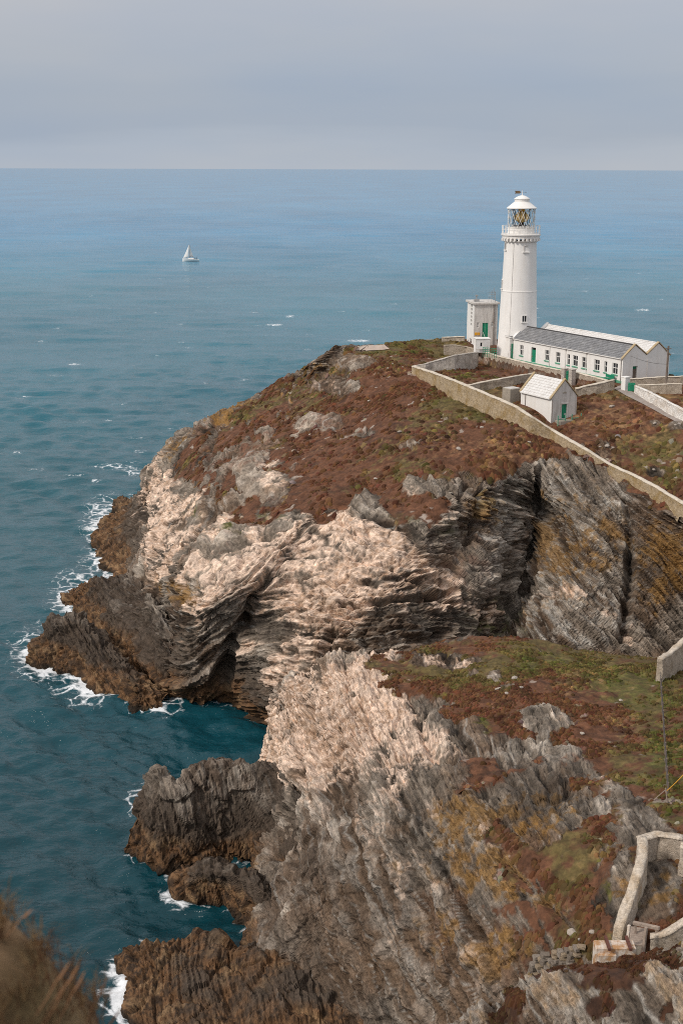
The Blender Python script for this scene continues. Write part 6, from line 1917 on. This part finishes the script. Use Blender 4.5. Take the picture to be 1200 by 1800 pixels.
# ================================================================== heather and grass
def plant_material(name):
    m, nt, b = nodes_of(name)
    at = N(nt, 'ShaderNodeAttribute', attribute_name='Col')
    L(nt, at.outputs['Color'], b.inputs['Base Color']); b.inputs['Roughness'].default_value = 0.9
    b.inputs['Specular IOR Level'].default_value = 0.1
    tr = N(nt, 'ShaderNodeBsdfTranslucent'); L(nt, at.outputs['Color'], tr.inputs['Color'])      # thin leaves pass light
    ms_ = N(nt, 'ShaderNodeMixShader'); ms_.inputs[0].default_value = 0.25
    L(nt, b.outputs[0], ms_.inputs[1]); L(nt, tr.outputs[0], ms_.inputs[2])
    L(nt, ms_.outputs[0], nt.nodes['Material Output'].inputs['Surface'])
    return m


M_PLANT = plant_material('heather_and_grass')


def tufts(name, key, count, h, w, label, seed, pxr=(-50, 1250), pyr=(0, 1850), thr=0.55, avoid=None):
    """low heather cushions: small irregular domes, joined"""
    t = TER[key]; rng = np.random.default_rng(seed)
    ok = (t['heath'] > thr) & (t['px'] > pxr[0]) & (t['px'] < pxr[1]) & (t['py'] > pyr[0]) & (t['py'] < pyr[1]) & (t['n'][:, 2] > (0.62 if key != 'crag' else 0.45))
    if avoid is not None: ok &= ~avoid(t['p'])
    # cushions gather in drifts
    ok &= (fbm(t['p'], 3.0 if key != 'crag' else 0.8, 3, 77 + seed) + rng.uniform(-0.4, 0.4, len(ok))) > 0.0
    idx = np.where(ok)[0]
    idx = rng.choice(idx, min(count, len(idx)), replace=False)
    m = len(idx); c = t['p'][idx]; nr = t['n'][idx]; col = t['col'][idx]
    siz = rng.uniform(0.5, 1.5, (m, 1))
    ang = (np.arange(6) / 6 * 6.283)[None] + rng.uniform(0, 1, (m, 1))
    rad_ = w * siz * rng.uniform(0.7, 1.3, (m, 6))
    ring0 = np.stack([c[:, 0:1] + np.cos(ang) * rad_, c[:, 1:2] + np.sin(ang) * rad_, c[:, 2:3] + 0 * ang], 2)
    # keep the skirt on the slope
    sl = -(nr[:, 0:1] * np.cos(ang) * rad_ + nr[:, 1:2] * np.sin(ang) * rad_) / np.maximum(nr[:, 2:3], 0.5)
    ring0[:, :, 2] += sl - 0.05
    ring1 = c[:, None] + (ring0 - c[:, None]) * 0.6; ring1[:, :, 2] += (h * siz * rng.uniform(0.6, 1.1, (m, 6)))
    apex = c + np.array((0, 0, 1.0)) * h * siz * rng.uniform(0.9, 1.4, (m, 1))
    v = np.concatenate([ring0, ring1, apex[:, None]], 1).reshape(-1, 3)
    k0 = np.arange(m)[:, None] * 13
    qs = np.concatenate([k0 + np.array([[j, (j + 1) % 6, 6 + (j + 1) % 6, 6 + j]]) for j in range(6)])
    ts = np.concatenate([k0 + np.array([[6 + j, 6 + (j + 1) % 6, 12]]) for j in range(6)])
    var = rng.uniform(0.75, 1.5, (m, 1)); hue = np.stack([rng.uniform(0.9, 1.1, m), rng.uniform(0.85, 1.2, m), rng.uniform(0.85, 1.1, m)], 1)
    cc = np.repeat((np.clip(col * var * hue, 0.01, 0.5))[:, None], 13, 1).reshape(-1, 3)
    me = np_mesh(name, v, quads=qs, tris=ts, attrs={'Col': cc}, smooth=False)
    o = link(name, me, M_PLANT); tag(o, label, kind='stuff')
    return o


def built_up(p):
    ex, ey = p[:, 0] - K.x, p[:, 1] - K.y
    lu = ex * dirL.x + ey * dirL.y; lv = ex * dirW.x + ey * dirW.y
    a = (lv > -3.6) & (lv < 11) & (lu > -1.5) & (lu < LEN + 8)
    sx, sy = p[:, 0] - SK.x, p[:, 1] - SK.y
    su = sx * dirL.x + sy * dirL.y; sv = sx * dirW.x + sy * dirW.y
    b = (sv > -0.3) & (sv < SW + 0.3) & (su > -1.4) & (su < SL + 0.3)
    pe = np.hypot(p[:, 0] - TC.x, p[:, 1] - TC.y) < 5
    ppx, ppy = project(p)
    road = poly_sd(ppx, ppy, [(1076, 686), (1090, 674), (1114, 686), (1250, 764), (1240, 776), (1130, 714)]) > -1
    pad = poly_sd(ppx, ppy, [(620, 618), (640, 606), (678, 604), (688, 616), (650, 620)]) > -1
    return a | b | pe | road | pad


tufts('heather', 'headland', 7000, 0.16, 0.34, 'red brown heather cushions over the far headland', 1, avoid=built_up)
tufts('heather', 'near_headland', 9000, 0.11, 0.19, 'heather cushions over the top of the near headland', 2)
tufts('heather', 'crag', 5000, 0.07, 0.09, 'dark heather cushions growing on the grey crag', 3, thr=0.5)


# ================================================================== the grassy cliff edge by the camera, out of focus
def clifftop():
    nx, ny = 120, 150
    xs = np.linspace(-7, 5, nx); ys = np.linspace(-7, 8.5, ny)
    Xg, Yg = np.meshgrid(xs, ys)
    plateau = 64.25 - 0.1 * np.clip(Yg, 0, 9) - 9.0 * sstep(0.0, 2.2, Yg - 1.3)
    ex_ = np.clip((Xg + 1.95) / 1.10, 0, 0.999)
    bank = 62.22 + 1.5 * np.sqrt(1 - ex_ ** 2) - 9.0 * np.clip(Xg + 0.9, 0, 9) - 8.0 * sstep(0.0, 1.8, Yg - 4.55) + 0.12 * (4.5 - Yg)
    Zg = np.maximum(np.maximum(plateau, bank), 54.0)
    p = np.stack([Xg, Yg, Zg], 2).reshape(-1, 3)
    p[:, 2] += 0.20 * fbm(p, 0.55, 4, 801) + 0.06 * fbm(p, 0.2, 3, 811)
    p[:, 0] += 0.16 * fbm(p, 0.45, 3, 821); p[:, 1] += 0.12 * fbm(p, 0.5, 3, 831)
    a = fbm(p, 0.5, 4, 841); b = fbm(p, 0.12, 3, 851)
    c = np.tile(np.asarray((0.42, 0.25, 0.135), np.float32), (len(p), 1))
    c = mix(c, (0.46, 0.32, 0.18), sstep(0, 0.5, a)); c = mix(c, (0.14, 0.07, 0.04), sstep(0.05, 0.5, b - 0.3 * a)); c = mix(c, (0.22, 0.15, 0.07), sstep(0.3, 0.7, fbm(p, 0.9, 2, 861)))
    me = np_mesh('clifftop', p, quads=grid_quads(ny, nx), attrs={'Col': c, 'Rock': np.zeros(len(p))})
    n = grid_normals(p.reshape(ny, nx, 3)).reshape(-1, 3)
    TER['clifftop'] = dict(p=p, n=n, heath=np.where((p[:, 1] > 2.5) & (p[:, 1] < 6.0) & (p[:, 0] < -0.5) & (p[:, 0] > -2.2) & (p[:, 2] > 61), 1.0, 0.0), px=0 * p[:, 0], py=0 * p[:, 0], col=np.clip(c * 1.1, 0, 1))
    return link('clifftop', me, terrain_material('clifftop_turf', 8.0, 0.8))


tag(clifftop(), 'blurred grassy cliff edge close to the camera', kind='structure')
t_ = TER['clifftop']
rng = np.random.default_rng(9)
idx = np.where(t_['heath'] > 0.5)[0]; idx = rng.choice(idx, 15000)
n = len(idx)
bs = t_['p'][idx] + rng.normal(0, 0.03, (n, 3)); th = rng.uniform(0, 6.28, n)
o_ = np.stack([np.cos(th), np.sin(th), 0 * th], 1); tg = np.stack([-np.sin(th), np.cos(th), 0 * th], 1)
ln = rng.uniform(0.04, 0.13, (n, 1))
md = bs + np.array((0, 0, 1.0)) * ln * 0.6 + o_ * ln * 0.25; tp = bs + np.array((0, 0, 1.0)) * ln * 0.75 + o_ * ln * 0.8
wd = 0.0022
v = np.stack([bs - tg * wd, bs + tg * wd, md + tg * wd * 0.8, md - tg * wd * 0.8, tp], 1).reshape(-1, 3)
k5 = np.arange(n)[:, None] * 5
pal = np.array([(0.28, 0.17, 0.08), (0.20, 0.10, 0.05), (0.36, 0.24, 0.12), (0.14, 0.07, 0.04)])[rng.integers(0, 4, n)]
me = np_mesh('dry_grass', v, quads=k5 + np.array([[0, 1, 2, 3]]), tris=k5 + np.array([[3, 2, 4]]), attrs={'Col': np.repeat(pal, 5, 0)}, smooth=False)
tag(link('dry_grass', me, M_PLANT), 'blurred dry brown grass on the near cliff edge', kind='stuff')
# a few long seeding stems standing out against the water
mb = MB()
for k, (px, py, bx, by) in enumerate(((124, 1690, 84, 1740), (140, 1694, 98, 1758), (150, 1708, 118, 1760), (112, 1733, 84, 1772), (58, 1597, 30, 1602), (190, 1716, 150, 1800), (215, 1770, 160, 1830), (130, 1757, 100, 1790))):
    D0 = 4.0 + 0.1 * k
    a, b = PD(bx - 20, by + 45, D0), PD(px, py, D0)
    mid = a.lerp(b, 0.6) + Vector((0, 0, 0.01))
    mb.tube([a, a.lerp(b, 0.35), mid], 0.0018, 4); mb.tube([mid, a.lerp(b, 0.72), a.lerp(b, 0.86), b], [0.0015, 0.004, 0.004, 0.0008], 5)
tag(mb.build('seeding_grass', simple('dry_stem', (0.36, 0.19, 0.10), 0.9, 0.1)), 'blurred seeding grass stems against the water at lower left', kind='stuff')
